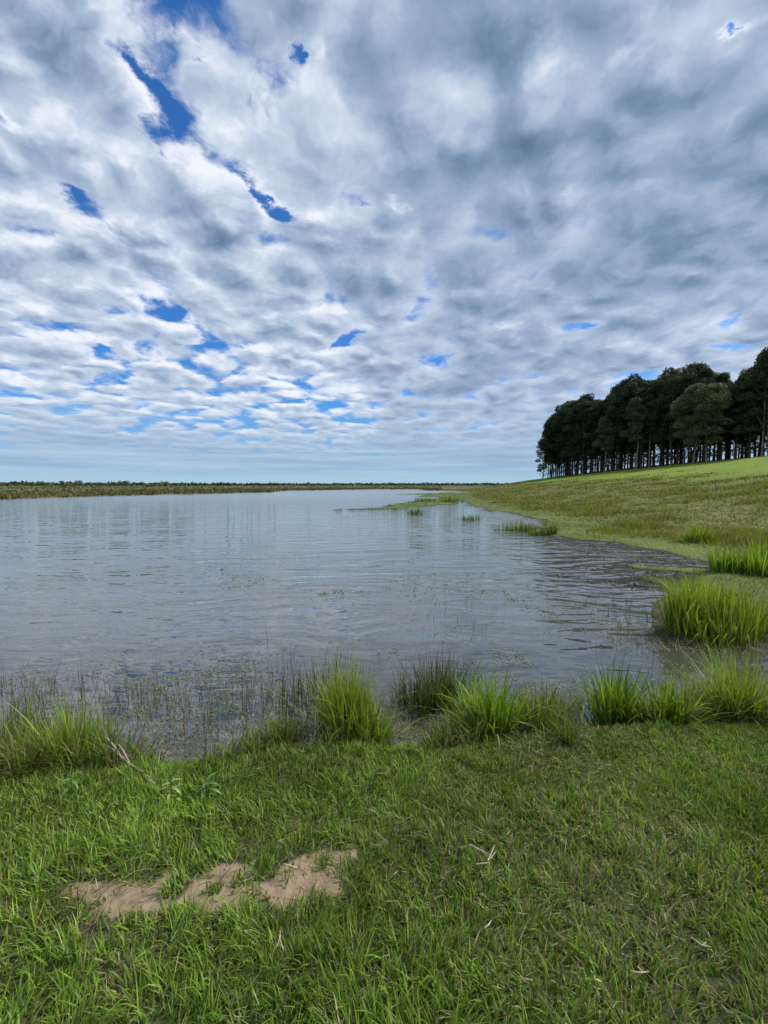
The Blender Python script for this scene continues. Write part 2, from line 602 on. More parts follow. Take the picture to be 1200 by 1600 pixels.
# ---------------------------------------------------------------- ground sheet
def build_ground():
    na = 380
    front = np.linspace(-60, 60, na)
    rest = np.linspace(60, 300, 61)[1:-1]
    ang = np.concatenate([front, rest])
    rad = np.concatenate([[0.0], np.exp(np.linspace(math.log(0.35), math.log(170), 400)), np.exp(np.linspace(math.log(170), math.log(9000), 60))[1:]])
    A, Rr = np.meshgrid(np.radians(ang), rad)
    X, Y = Rr * np.sin(A), Rr * np.cos(A)
    Z, s, hd, sh = height(X, Y)
    nr, nc = X.shape
    V = np.stack([X.ravel(), Y.ravel(), Z.ravel()], 1)
    i = np.arange(nr - 1)[:, None] * nc + np.arange(nc)[None, :]
    j = np.arange(nr - 1)[:, None] * nc + (np.arange(nc)[None, :] + 1) % nc
    F = np.stack([i, i + nc, j + nc, j], -1).reshape(-1, 4)
    attrs = {'shore': s.ravel(), 'hilld': hd.ravel(), 'bare': bare_mask(X, Y).ravel(), 'mat_': np.clip(sh * 2, 0, 1).ravel()}
    m, T = material('ground')
    A_ = lambda nme: T.n('ShaderNodeAttribute', attribute_name=nme).outputs['Fac']
    g = T.n('ShaderNodeNewGeometry').outputs['Position']
    x, y, z = T.sep(g)
    r = T.v('LENGTH', g)
    shore, hilld, bare, mt = A_('shore'), A_('hilld'), A_('bare'), A_('mat_')
    n1 = T.noise(g, 1.2, 6, 0.6)
    n2 = T.noise(g, 14, 6, 0.65)
    n3 = T.noise(g, 0.12, 5, 0.6)
    soil = T.ramp(n2, [(0.3, (0.045, 0.038, 0.022)), (0.7, (0.13, 0.11, 0.065))])
    lawn = T.mix(T.mapr(n1, 0.35, 0.65), soil, (0.035, 0.062, 0.012))
    # slope: brown tufty foot, smooth yellow green upper part
    n4 = T.noise(g, 0.5, 6, 0.7)
    foot = T.ramp(T.noise(g, 1.6, 8, 0.75), [(0.34, (0.050, 0.070, 0.016)), (0.5, (0.100, 0.110, 0.030)), (0.66, (0.16, 0.145, 0.055))])
    upper = T.ramp(T.noise(g, 0.6, 8, 0.8), [(0.32, (0.085, 0.14, 0.012)), (0.5, (0.135, 0.20, 0.018)), (0.68, (0.19, 0.235, 0.032))])
    up = T.mapr(T.m('ADD', hilld, T.m('MULTIPLY', T.m('SUBTRACT', n3, 0.5), 26)), 13, 27)
    hillc = T.mix(up, foot, upper)
    green = T.ramp(n4, [(0.35, (0.060, 0.095, 0.018)), (0.65, (0.13, 0.165, 0.045))])
    wet = T.mix(T.mapr(T.m('ADD', shore, T.m('MULTIPLY', T.m('SUBTRACT', n1, 0.5), 1.5)), 0.9, 2.4), green, hillc)
    landc = T.mix(T.mapr(r, 6, 8.5), lawn, wet)
    far = T.mix(T.mapr(y, 150, 260), landc, (0.075, 0.085, 0.035))
    left = T.mix(T.mapr(x, 0, -14), far, (0.085, 0.085, 0.035))
    earth = T.ramp(T.noise(g, 22, 8, 0.7), [(0.25, (0.09, 0.065, 0.042)), (0.5, (0.25, 0.185, 0.12)), (0.78, (0.36, 0.28, 0.19))])
    c = T.mix(T.mapr(T.m('ADD', bare, T.m('MULTIPLY', T.m('SUBTRACT', n2, 0.5), 1.0)), 0.30, 0.85), left, earth)
    c = T.mix(T.m('MULTIPLY', mt, T.mapr(r, 4, 6)), c, green)
    mud = T.ramp(n2, [(0.3, (0.028, 0.024, 0.018)), (0.55, (0.075, 0.065, 0.048)), (0.75, (0.15, 0.135, 0.10))])
    deep = T.mix(T.mapr(z, -0.10, -0.6), mud, (0.010, 0.014, 0.012))
    c = T.mix(T.mapr(T.m('ADD', z, T.m('MULTIPLY', T.m('SUBTRACT', n2, 0.5), 0.02)), 0.035, 0.005), c, T.mix(T.mapr(z, 0.01, -0.02), T.mix(T.mapr(r, 6, 9), mud, (0.03, 0.03, 0.018)), deep))
    p = T.n('ShaderNodeBsdfPrincipled')
    T.put(p, 'Base Color', c)
    T.put(p, 'Roughness', 0.9)
    T.put(p, 'Specular IOR Level', 0.2)
    b = T.n('ShaderNodeBump')
    T.put(b, 'Height', T.m('ADD', T.m('MULTIPLY', n2, 0.02), T.m('MULTIPLY', T.noise(g, 70, 5, 0.7), 0.006)))
    T.put(b, 'Distance', 1.0)
    T.put(b, 'Strength', 0.7)
    T.t.links.new(b.outputs[0], p.inputs['Normal'])
    finish(T, p.outputs[0])
    o = mesh_obj('ground', V, F.ravel(), np.full(len(F), 4), m, attrs=attrs, smooth=True)
    tag(o, kind='structure')


build_ground()


# ---------------------------------------------------------------- lake
def build_water():
    m, T = material('lake_water')
    g = T.n('ShaderNodeNewGeometry').outputs['Position']
    x, y, z = T.sep(g)
    r = T.v('LENGTH', g)
    wob = T.noise(g, 0.35, 2, 0.5, out=1)
    q = T.v('ADD', g, T.v('SCALE', T.v('SUBTRACT', wob, (0.5, 0.5, 0.5)), s=1.6))
    mp = T.n('ShaderNodeMapping')
    T.put(mp, 'Vector', q)
    mp.inputs['Rotation'].default_value = (0, 0, R(-12))
    mp.inputs['Scale'].default_value = (0.24, 1.0, 1.0)
    w1 = T.noise(mp.outputs[0], 3.0, 1.6, 0.4)
    mp2 = T.n('ShaderNodeMapping')
    T.put(mp2, 'Vector', q)
    mp2.inputs['Rotation'].default_value = (0, 0, R(16))
    mp2.inputs['Scale'].default_value = (0.35, 1.0, 1.0)
    w2 = T.noise(mp2.outputs[0], 6.5, 1.5, 0.4)
    w3 = T.noise(mp.outputs[0], 0.8, 2, 0.5)
    hgt = T.m('ADD', T.m('MULTIPLY', w1, 0.060), T.m('ADD', T.m('MULTIPLY', w2, 0.019), T.m('MULTIPLY', w3, 0.03)))
    # the water lies calmer in the weeds by the bank
    calm = T.mapr(y, 2.9, 4.6, 0.15, 1.0)
    b = T.n('ShaderNodeBump')
    T.put(b, 'Height', T.m('MULTIPLY', hgt, calm))
    T.put(b, 'Distance', 1.0)
    T.put(b, 'Strength', 1.0)
    fr = T.n('ShaderNodeFresnel')
    T.put(fr, 'IOR', 3.0)
    T.t.links.new(b.outputs[0], fr.inputs['Normal'])
    gl = T.n('ShaderNodeBsdfGlossy')
    T.put(gl, 'Color', (1.0, 0.985, 0.95))
    T.put(gl, 'Roughness', T.mapr(y, 12, 70, 0.02, 0.16))
    T.t.links.new(b.outputs[0], gl.inputs['Normal'])
    tr = T.n('ShaderNodeBsdfTransparent')
    T.put(tr, 'Color', (0.72, 0.72, 0.60))
    df = T.n('ShaderNodeBsdfDiffuse')
    T.put(df, 'Color', (0.125, 0.135, 0.13))
    under = T.n('ShaderNodeMixShader')
    T.put(under, 0, T.mapr(y, 3.0, 5.5, 0.25, 0.6))
    T.t.links.new(tr.outputs[0], under.inputs[1])
    T.t.links.new(df.outputs[0], under.inputs[2])
    mx = T.n('ShaderNodeMixShader')
    T.put(mx, 0, fr.outputs[0])
    T.t.links.new(under.outputs[0], mx.inputs[1])
    T.t.links.new(gl.outputs[0], mx.inputs[2])
    finish(T, mx.outputs[0])
    V = np.array([(-320, 1.2, 0), (60, 1.2, 0), (60, 420, 0), (-320, 420, 0)], float)
    o = mesh_obj('lake_water', V, [0, 1, 2, 3], [4], m)
    tag(o, kind='structure')


build_water()


# ================================================================== blades
def make_blades(px, py, pz, length, width, az, lean, curl, col, segs=3, tipcol=None, up=None, wprof=None):
    """arrays in, (verts, faces, counts, tint) out; a blade is a tapering curved strip.
    lean = angle from vertical at the root, curl = further bend towards the tip"""
    n = len(px)
    t = np.linspace(0, 1, segs + 1)
    ang = lean[:, None] + curl[:, None] * t[None, :] ** 1.3
    dl = (length / segs)[:, None]
    hor = np.concatenate([np.zeros((n, 1)), np.cumsum(np.sin(ang[:, :-1]) * dl, 1)], 1)
    ver = np.concatenate([np.zeros((n, 1)), np.cumsum(np.cos(ang[:, :-1]) * dl, 1)], 1)
    dx, dy = np.cos(az)[:, None], np.sin(az)[:, None]
    tw = rng.uniform(-0.9, 0.9, n)
    sx, sy = np.cos(az + math.pi / 2 + tw), np.sin(az + math.pi / 2 + tw)
    if wprof is None:
        w = (1 - t ** 2.2) * 0.5 * (0.75 + 0.5 * np.sin(np.pi * np.minimum(t * 1.3, 1)))
    else:
        w = np.interp(t, *wprof) * 0.5
    cx, cy, cz = px[:, None] + dx * hor, py[:, None] + dy * hor, pz[:, None] + ver
    wid = width[:, None] * w[None, :]
    L = np.stack([cx - sx[:, None] * wid, cy - sy[:, None] * wid, cz], -1)[:, :-1]
    Rr = np.stack([cx + sx[:, None] * wid, cy + sy[:, None] * wid, cz], -1)[:, :-1]
    tip = np.stack([cx[:, -1], cy[:, -1], cz[:, -1]], -1)[:, None]
    per = 2 * segs + 1
    V = np.empty((n, per, 3))
    V[:, 0:2 * segs:2] = L
    V[:, 1:2 * segs:2] = Rr
    V[:, -1:] = tip
    base = np.arange(n)[:, None] * per
    fl = []
    for s in range(segs - 1):
        fl.append(np.stack([base[:, 0] + 2 * s, base[:, 0] + 2 * s + 1, base[:, 0] + 2 * s + 3, base[:, 0] + 2 * s + 2], -1))
    tri = np.stack([base[:, 0] + 2 * segs - 2, base[:, 0] + 2 * segs - 1, base[:, 0] + 2 * segs], -1)
    quads = np.stack(fl, 1).reshape(n, -1) if fl else np.zeros((n, 0), int)
    F = np.concatenate([quads, tri], 1).ravel()
    cnt = np.tile(np.array([4] * (segs - 1) + [3]), n)
    C = np.repeat(col[:, None, :], per, 1)
    if tipcol is not None:
        tt = np.empty(per)
        tt[0:2 * segs:2] = t[:-1]
        tt[1:2 * segs:2] = t[:-1]
        tt[-1] = 1
        C = C * (1 - tt[None, :, None] ** 2) + tipcol[:, None, :] * tt[None, :, None] ** 2
    return V.reshape(-1, 3), F, cnt, C.reshape(-1, 3)


def join(parts):
    Vs, Fs, Cs, Ts, off = [], [], [], [], 0
    for V, F, c, t in parts:
        Vs.append(V)
        Fs.append(F + off)
        Cs.append(c)
        Ts.append(t)
        off += len(V)
    return np.concatenate(Vs), np.concatenate(Fs), np.concatenate(Cs), np.concatenate(Ts)


def blades_obj(name, parts, mat, parent=None):
    V, F, c, t = join(parts)
    return mesh_obj(name, V, F, c, mat, parent, attrs={'tint': t})


def palette(n, cols, weights, jit=0.18):
    cols = np.array(cols, float)
    i = rng.choice(len(cols), n, p=np.array(weights) / sum(weights))
    c = cols[i] * rng.uniform(1 - jit, 1 + jit, (n, 1)) * rng.uniform(0.93, 1.07, (n, 3))
    return c


U = rng.uniform
N_ = rng.normal

G_DARK, G_MID, G_LIGHT = (0.070, 0.145, 0.016), (0.130, 0.240, 0.024), (0.21, 0.34, 0.040)
G_YEL, G_STRAW, G_OLD, G_WHITE = (0.18, 0.24, 0.035), (0.36, 0.32, 0.17), (0.15, 0.125, 0.07), (0.50, 0.46, 0.33)
G_BRIGHT = (0.20, 0.36, 0.025)
G_BLUE = (0.07, 0.13, 0.045)


# ---------------------------------------------------------------- lawn in the foreground
def build_lawn():
    parts = []
    for (n, lo, hi, wing) in ((195000, 0.65, 3.5, 0), (60000, 1.8, 3.6, 0), (80000, 0.5, 3.6, 1)):
        # even over the ground, within the fan the lens sees plus a margin
        y = np.sqrt(U(lo ** 2, hi ** 2, n))
        x = U(-1, 1, n) * (y * 1.02 + 0.35)
        if wing:      # the lawn goes on to both sides and back past the viewer
            y = U(-0.6, 3.6, n)
            sgn = np.where(U(0, 1, n) < 0.5, -1, 1)
            x = sgn * (np.maximum(y, 0.0) * 1.02 + 0.35 + U(-0.1, 1.5, n))
        z, s, hd, sh = height(x, y)
        dens = fbm(x * 3.0, y * 3.0, 91)
        bare = bare_mask(x, y)
        bare = bare * (1 - 0.75 * sstep(fbm(x * 16, y * 16, 94, 3), 0.55, 0.68))
        dry = 0.6 * sstep(fbm(x * 1.1 + 4, y * 1.1, 92), 0.52, 0.70) * sstep(x, -0.2, 1.1)
        dry = np.maximum(dry, 0.8 * sstep(fbm(x * 2.1 + 9, y * 2.1, 93), 0.58, 0.72))
        patchy = sstep(x + 0.25 * y, -1.6, -2.1)
        keep = (s > 0.04 + U(0, 0.12, n)) & (U(0, 1, n) > bare ** 0.6 * 0.995) & (U(0, 1, n) < 0.55 + 0.9 * dens - 0.25 * dry)
        x, y, z, dens, dry, bare, s = (a[keep] for a in (x, y, z, dens, dry, bare, s))
        k = len(x)
        tall = 0.65 + 0.75 * fbm(x * 2.2, y * 2.2, 95) + 0.5 * sstep(fbm(x * 6, y * 6, 96), 0.55, 0.75)
        L = (1 - 0.5 * sstep(bare, 0.02, 0.5)) * (0.036 + 0.042 * U(0, 1, k) ** 1.8) * tall * (1 - 0.35 * dry) * (0.75 + 0.5 * sstep(y, 2.6, 1.4))
        # leaves of one tuft share a direction
        az = fbm(x * 7, y * 7, 97) * 18 + N_(0, 0.9, k)
        lean = np.abs(N_(0.45, 0.42, k))
        curl = np.abs(N_(0.7, 0.5, k))
        Wd = U(0.0028, 0.0062, k) * (0.8 + 0.4 * fbm(x * 4, y * 4, 98))
        c = palette(k, [G_DARK, G_MID, G_LIGHT, G_YEL, G_STRAW, G_BLUE], [25, 42, 22, 6, 2.2, 9])
        hue = fbm(x * 1.6, y * 1.6, 99)
        c = c * (0.42 + 1.3 * hue[:, None])
        dd = (U(0, 1, k) < dry * 0.60)
        c[dd] = palette(dd.sum(), [G_STRAW, G_OLD, G_YEL, G_BLUE], [2, 4, 3, 2])
        tip = c * np.array([1.25, 1.12, 1.1])
        yt = U(0, 1, k) < 0.09
        tip[yt] = palette(yt.sum(), [G_STRAW], [1])
        parts.append(make_blades(x, y, z - 0.004, L, Wd, az, lean, curl, c, 3, tip))
    # dead thatch lying flat between the blades
    n = 16000
    y = np.sqrt(U(0.65 ** 2, 3.4 ** 2, n))
    x = U(-1, 1, n) * (y * 1.02 + 0.35)
    z, s, hd, sh = height(x, y)
    near_bare = bare_mask(x, y) > 0.5
    keep = (s > 0.0) & (~near_bare | (U(0, 1, n) < 0.85))
    x, y, z = x[keep], y[keep], z[keep]
    k = len(x)
    c = palette(k, [G_STRAW, G_OLD, G_WHITE], [3, 5, 0.7])
    parts.append(make_blades(x, y, z + U(0.002, 0.02, k), U(0.02, 0.075, k), U(0.0015, 0.004, k), U(0, 6.28, k), U(1.25, 1.6, k), U(-0.2, 0.3, k), c, 2))
    o = blades_obj('lawn_grass', parts, M_GRASS)
    tag(o, 'short bright green lawn grass with straw flecks in the foreground', 'grass', kind='stuff')


build_lawn()


# ---------------------------------------------------------------- grass of the slope and the shore flats
def build_slope_grass():
    n = 150000
    lr = U(math.log(4.2), math.log(150), n)
    r = np.exp(lr)
    a = R(1) * U(-2, 52, n)
    x, y = r * np.sin(a), r * np.cos(a)
    z, s, hd, sh = height(x, y)
    clump = fbm(x * 0.5, y * 0.5, 201, 5)
    foot = sstep(s, 1.0, 2.6) * sstep(hd + (fbm(x * .12, y * .12, 77) - .5) * 26, 29, 14)
    keep = (s > 0.25) & (U(0, 1, n) < 0.10 + 0.75 * foot * (0.25 + 0.75 * sstep(clump, 0.35, 0.6))) & (z > 0.03) & (r > 4.2)
    x, y, z, r, hd, clump, foot, s = (q[keep] for q in (x, y, z, r, hd, clump, foot, s))
    m = len(x)
    parts = []
    size = (0.045 + foot * (0.06 + 0.17 * sstep(clump, 0.42, 0.68))) * U(0.7, 1.3, m)
    base = palette(m, [(0.09, 0.125, 0.02), (0.165, 0.165, 0.045), (0.25, 0.215, 0.095), (0.13, 0.18, 0.025)], [4, 5, 4, 2])
    fresh = palette(m, [(0.17, 0.25, 0.022), (0.22, 0.29, 0.03), (0.13, 0.20, 0.02)], [4, 3, 2])
    f = foot[:, None] * (U(0, 1, (m, 1)) < 0.85)
    col = base * f + fresh * (1 - f)
    for b in range(4):
        az = U(0, 6.28, m)
        sp = size * 0.35
        c = col * U(0.8, 1.25, (m, 1))
        wd = np.maximum(0.007, r * 0.0009) * U(0.7, 1.3, m)
        parts.append(make_blades(x + np.cos(az) * sp * U(0, 1, m), y + np.sin(az) * sp * U(0, 1, m), z - 0.01, size * U(0.7, 1.2, m), wd,
                                 az, U(0.05, 0.6, m), U(0.1, 0.9, m), c, 2, c * 1.2))
    o = blades_obj('meadow_grass', parts, M_GRASS)
    tag(o, 'rough tufted grass covering the slope and the low shore on the right', 'grass', kind='stuff')
    # low sedge on the shoals and the first strip of the shore
    n = 120000
    r = np.exp(U(math.log(3.8), math.log(110), n))
    a = R(1) * U(-8, 50, n)
    x, y = r * np.sin(a), r * np.cos(a)
    z, s, hd, sh = height(x, y)
    cl = fbm(x * 0.9, y * 0.9, 211, 4)
    keep = (z > 0.0) & ((sh > -0.05) | ((s > 0) & (s < 2.2))) & (U(0, 1, n) < 0.25 + sstep(cl, 0.35, 0.6)) & (r > 4.0)
    x, y, z, r, sh = (q[keep] for q in (x, y, z, r, sh))
    k = len(x)
    c = palette(k, [(0.10, 0.15, 0.03), (0.16, 0.20, 0.055), (0.07, 0.10, 0.025), (0.16, 0.145, 0.06)], [4, 3, 3, 3])
    c = c * (0.6 + 0.8 * fbm(x * 0.7, y * 0.7, 215)[:, None])
    p1 = make_blades(x, y, z, U(0.03, 0.085, k) * (1 + 0.8 * (sh > 0)), np.maximum(0.006, r * 0.0008) * U(0.7, 1.3, k), U(0, 6.28, k), U(0.1, 0.9, k), U(0, 0.8, k), c, 2)
    # weed lying in the inlet water; its near-black tint also paints in dark reflections
    n = 7000
    r = np.exp(U(math.log(8), math.log(22), n))
    a = R(1) * U(22, 44, n)
    x, y = r * np.sin(a), r * np.cos(a)
    z, s, hd, sh = height(x, y)
    cl = fbm(x * 1.4, y * 1.4, 221, 4)
    keep = (s < 0.1) & (s > -2.6) & (U(0, 1, n) < sstep(cl, 0.40, 0.58) * sstep(s, -2.6, -0.8))
    x, y, z = x[keep], y[keep], z[keep]
    k = len(x)
    c = palette(k, [(0.02, 0.018, 0.01), (0.035, 0.035, 0.015), (0.05, 0.035, 0.02)], [3, 3, 1])
    p2 = make_blades(x, y, np.full(k, 0.0), U(0.05, 0.16, k), U(0.012, 0.03, k), U(0, 6.28, k), U(1.2, 1.55, k), U(0, 0.1, k), c, 3)
    o = blades_obj('shore_sedge', [p1, p2], M_GRASS)
    tag(o, 'low sedge on the shoals and dark weed with painted dark reflection in the inlet below the slope', 'sedge', kind='stuff')


build_slope_grass()


# ---------------------------------------------------------------- tussocks and reed clumps: each one a thing
def tussock(name, label, cat, px0, px1, pyb, height_px, green, n=420, wide=0.011, cols=None, wts=None, dry=0.12, spread=0.55,
            lean=0.22, curl=0.55, group=None, depth=0.55, wet=False, droop=0.0, segs=6, dark_base=True):
    (xa, ya), (xb, yb) = wp(px0, pyb), wp(px1, pyb)
    cx, cy = (xa + xb) / 2, (ya + yb) / 2
    zc = float(height(np.array([cx]), np.array([cy]))[0][0])
    zc = max(zc, -0.12)
    H = height_px / FPX * cy * 1.14
    rx = (xb - xa) / 2
    t = thing(name, label, cat, (cx, cy, zc), 0, group)

    nsub = int(np.clip(n / 55, 3, 16))
    sa, sq = U(0, 6.28, nsub), np.sqrt(U(0, 1, nsub))
    SX, SY = np.cos(sa) * sq * rx * spread * 1.35, np.sin(sa) * sq * rx * depth
    SH = U(0.5, 1.05, nsub)
    SH[:2] = 1.12
    SX[:2] *= 0.5
    SW = U(0.3, 1.0, nsub) * SH
    SAZ, SLN = U(0, 6.28, nsub), U(0, 0.3, nsub)
    srad = rx * 0.42 * (6.0 / nsub) ** 0.5

    def roots(k, f=1.0):
        i = rng.choice(nsub, k, p=SW / SW.sum())
        a, q = U(0, 6.28, k), np.sqrt(U(0, 1, k)) * f
        x, y = SX[i] + np.cos(a) * q * srad, SY[i] + np.sin(a) * q * srad * 0.8
        zz = height(x + cx, y + cy)[0] - zc
        return x, y, np.clip(zz, -0.15, 0.2), a, q, i
    k = n
    x, y, zz, a, q, si = roots(k)
    az = a + N_(0, 0.9, k)
    L = H * SH[si] * U(0.55, 1.12, k) ** 0.8
    c = palette(k, cols or [G_MID, G_LIGHT, G_BRIGHT, G_YEL], wts or [3, 4, 3, 1])
    c = c * U(0.75, 1.2, nsub)[si][:, None]
    tip = c * np.array([1.35, 1.2, 1.0])
    yt = U(0, 1, k) < 0.16
    tip[yt] = palette(yt.sum(), [G_STRAW], [1])
    ln = np.abs(N_(lean * 0.6, lean, k)) * (0.5 + q) + SLN[si] * np.cos(az - SAZ[si])
    bent = U(0, 1, k) < 0.10
    cu = np.abs(N_(curl * 0.7, curl * 0.6, k)) * (0.4 + q)
    cu = np.where(bent, U(1.2, 2.4, k), cu)
    b = make_blades(x, y, zz, L, U(0.6, 1.2, k) * wide, az, ln, cu, c, segs, tip)
    tag(blades_obj(green, [b], M_REED, t), kind='stuff')
    kd = int(n * dry)
    if kd > 8:
        x, y, zz, a, q, si = roots(kd, 1.08)
        c = palette(kd, [G_STRAW, G_WHITE, G_OLD], [4, 1.2, 3])
        hang = U(0, 1, kd) < 0.35
        b1 = make_blades(x, y, zz, H * U(0.3, 0.85, kd), U(0.5, 0.9, kd) * wide * 0.8, a + N_(0, 0.7, kd), np.abs(N_(0.5, 0.35, kd)),
                         np.where(hang, U(1.4, 2.3, kd), U(0.2, 1.2, kd)), c, 6)
        tag(blades_obj('dry_blades', [b1], M_REED, t), kind='stuff')
    kb = int(n * 0.5)
    if dark_base:
        x, y, zz, a, q, si = roots(kb, 1.15)
        c = palette(kb, [(0.06, 0.07, 0.02), (0.10, 0.085, 0.045), (0.05, 0.04, 0.025), (0.17, 0.14, 0.08)], [3, 3, 2, 1])
        b2 = make_blades(x, y, zz, H * U(0.10, 0.30, kb), U(0.5, 1.1, kb) * wide * 0.8, a + N_(0, 1.0, kb), np.abs(N_(0.8, 0.4, kb)), U(0.2, 1.2, kb), c, 3)
        tag(blades_obj('old_leaf_base', [b2], M_REED, t), kind='stuff')
    return t


D_SEDGE = [(0.035, 0.065, 0.018), (0.06, 0.10, 0.025), (0.10, 0.13, 0.04), (0.16, 0.15, 0.08)]
TG = 'grass tussocks along the near bank'

# the tall one in the middle: several crowns
tussock('tall_grass_tussock', 'tallest green and straw tussock, at the middle of the near bank', 'tussock', 492, 586, 1160, 138, 'green_blades', 760, 0.0085,
        [G_MID, G_LIGHT, G_YEL, (0.24, 0.27, 0.05)], [3, 4, 3, 2], 0.26, 0.55, 0.14, 0.30, TG)
tussock('low_grass_tussock', 'rounded pale green tussock leaning on the right of the tallest bank tussock', 'tussock', 560, 618, 1162, 92, 'green_blades', 420, 0.0075,
        [G_MID, G_LIGHT, G_YEL], [3, 4, 3], 0.30, 0.6, 0.35, 0.8, TG)
tussock('low_grass_tussock', 'brown and green low tussock left of the tallest bank tussock', 'tussock', 402, 482, 1176, 72, 'green_blades', 460, 0.007,
        [(0.06, 0.09, 0.02), G_MID, G_OLD, G_YEL], [3, 3, 3, 1], 0.35, 0.6, 0.4, 0.8, TG)
tussock('rush_clump', 'thin dark olive rushes between the tallest tussock and the bright broad bladed one', 'rushes', 588, 744, 1100, 104, 'green_blades', 900, 0.0055,
        D_SEDGE, [3, 4, 2, 1], 0.12, 0.6, 0.22, 0.5, TG, depth=0.3)
tussock('rush_clump', 'sparse dark rushes rising from the water behind the tallest tussock', 'rushes', 425, 560, 1098, 90, 'green_blades', 320, 0.0055,
        D_SEDGE, [4, 4, 2, 1], 0.10, 0.6, 0.25, 0.4, TG, depth=0.35)
tussock('broad_bladed_tussock', 'bright broad bladed tussock right of the middle of the near bank', 'tussock', 716, 806, 1168, 98, 'green_blades', 360, 0.0135,
        [G_MID, G_LIGHT, G_BRIGHT, (0.10, 0.24, 0.02)], [3, 4, 3, 3], 0.06, 0.6, 0.26, 0.55, TG)
tussock('broad_bladed_tussock', 'small broad bladed tussock hugging the right side of a larger bright one', 'tussock', 800, 856, 1152, 72, 'green_blades', 170, 0.014,
        [G_MID, G_LIGHT, G_DARK], [3, 3, 2], 0.08, 0.6, 0.28, 0.5, TG)
tussock('broad_bladed_tussock', 'very low broad bladed tussock at the left foot of the bright one', 'tussock', 682, 742, 1172, 50, 'green_blades', 170, 0.011,
        [G_MID, G_DARK, G_LIGHT], [3, 3, 2], 0.12, 0.6, 0.5, 0.8, TG)
tussock('low_grass_tussock', 'small reddish brown and green weed tuft standing in mud right of the bright tussock', 'tussock', 836, 894, 1112, 62, 'green_blades', 260, 0.006,
        [G_OLD, G_MID, (0.16, 0.11, 0.05), G_YEL], [3, 3, 2, 2], 0.25, 0.6, 0.35, 0.7, TG)
tussock('broad_bladed_tussock', 'upright fan of broad dark green blades, left end of the right hand growth', 'tussock', 928, 1010, 1140, 96, 'green_blades', 280, 0.014,
        [G_MID, G_LIGHT, G_DARK, (0.09, 0.20, 0.02)], [4, 3, 2, 3], 0.05, 0.62, 0.22, 0.45, TG)
tussock('broad_bladed_tussock', 'row of shorter broad blades in the middle of the right hand bank growth', 'tussock', 996, 1092, 1146, 82, 'green_blades', 280, 0.015,
        [G_MID, G_LIGHT, G_DARK], [4, 3, 3], 0.10, 0.62, 0.28, 0.5, TG)
tussock('tall_grass_tussock', 'yellowish feathery tussock at the right end of the near bank growth', 'tussock', 1060, 1172, 1132, 118, 'green_blades', 620, 0.0065,
        [G_LIGHT, G_YEL, G_MID, G_STRAW], [4, 3, 3, 1.5], 0.22, 0.6, 0.25, 0.5, TG)
tussock('low_grass_tussock', 'low dark tussock at the right edge of the picture on the near bank', 'tussock', 1130, 1215, 1160, 60, 'green_blades', 330, 0.009,
        [G_MID, G_DARK, G_OLD], [4, 3, 2], 0.15, 0.6, 0.4, 0.7, TG)
tussock('tall_grass_tussock', 'bright green tussock at the left end of the near bank with straw at its foot', 'tussock', 78, 168, 1206, 112, 'green_blades', 620, 0.0075,
        [G_LIGHT, G_BRIGHT, G_MID, G_YEL], [4, 3, 3, 3], 0.14, 0.55, 0.2, 0.45, TG)
tussock('low_grass_tussock', 'sprawling straw coloured tussock below the bright tussock at the left edge', 'tussock', -20, 105, 1232, 82, 'green_blades', 640, 0.0065,
        [G_YEL, G_MID, G_OLD, G_STRAW], [3, 3, 2, 2], 0.45, 0.6, 0.55, 0.8, TG)
tussock('low_grass_tussock', 'flattened yellow green tussock between the left bright tussock and the pale dead branch', 'tussock', 92, 200, 1222, 46, 'green_blades', 420, 0.006,
        [G_YEL, G_MID, G_OLD], [3, 3, 2], 0.4, 0.6, 0.6, 0.8, TG)
tussock('rush_clump', 'thin dark rushes standing in water at the left edge of the picture', 'rushes', -30, 110, 1150, 88, 'green_blades', 200, 0.005,
        D_SEDGE, [4, 4, 2, 1], 0.12, 0.65, 0.35, 0.5, TG, depth=0.5, dark_base=False)
tussock('rush_clump', 'short dark rushes in water behind the left bright tussock', 'rushes', 105, 190, 1120, 62, 'green_blades', 110, 0.005,
        D_SEDGE, [4, 4, 2, 1], 0.10, 0.65, 0.3, 0.5, TG, depth=0.5, dark_base=False)
tussock('rush_tuft', 'small dark spiky rush tuft alone on the lawn behind the right hand bank', 'tussock', 866, 904, 1200, 36, 'green_blades', 190, 0.0045,
        [G_DARK, G_OLD, G_MID], [3, 2, 2], 0.2, 0.5, 0.45, 0.3, None)

SG = 'reed tussocks on the far side of the inlet'
tussock('reed_tussock', 'largest bright green tussock beside the water on the right', 'tussock', 1036, 1198, 996, 74, 'green_blades', 1150, 0.016,
        [G_LIGHT, G_BRIGHT, G_MID, G_YEL], [4, 4, 3, 2], 0.07, 0.62, 0.14, 0.28, SG, depth=0.5)
tussock('reed_tussock', 'bright green tussock cut by the right edge, above the largest one', 'tussock', 1118, 1240, 898, 46, 'green_blades', 900, 0.020,
        [G_LIGHT, G_BRIGHT, G_MID, G_DARK], [4, 3, 3, 2], 0.07, 0.62, 0.14, 0.28, SG, depth=0.45)
tussock('reed_tussock', 'small upright tussock on the pale green shore strip', 'tussock', 1066, 1102, 852, 26, 'green_blades', 260, 0.020,
        [G_LIGHT, G_MID, G_YEL], [4, 3, 2], 0.1, 0.6, 0.2, 0.3, SG)
tussock('reed_tussock', 'short brownish tussock just right of the small upright one on the pale shore strip', 'tussock', 1094, 1122, 853, 16, 'green_blades', 200, 0.020,
        [G_OLD, G_MID, G_YEL], [4, 3, 2], 0.1, 0.6, 0.4, 0.4, SG)
RG = 'reed clumps standing out in the lake'
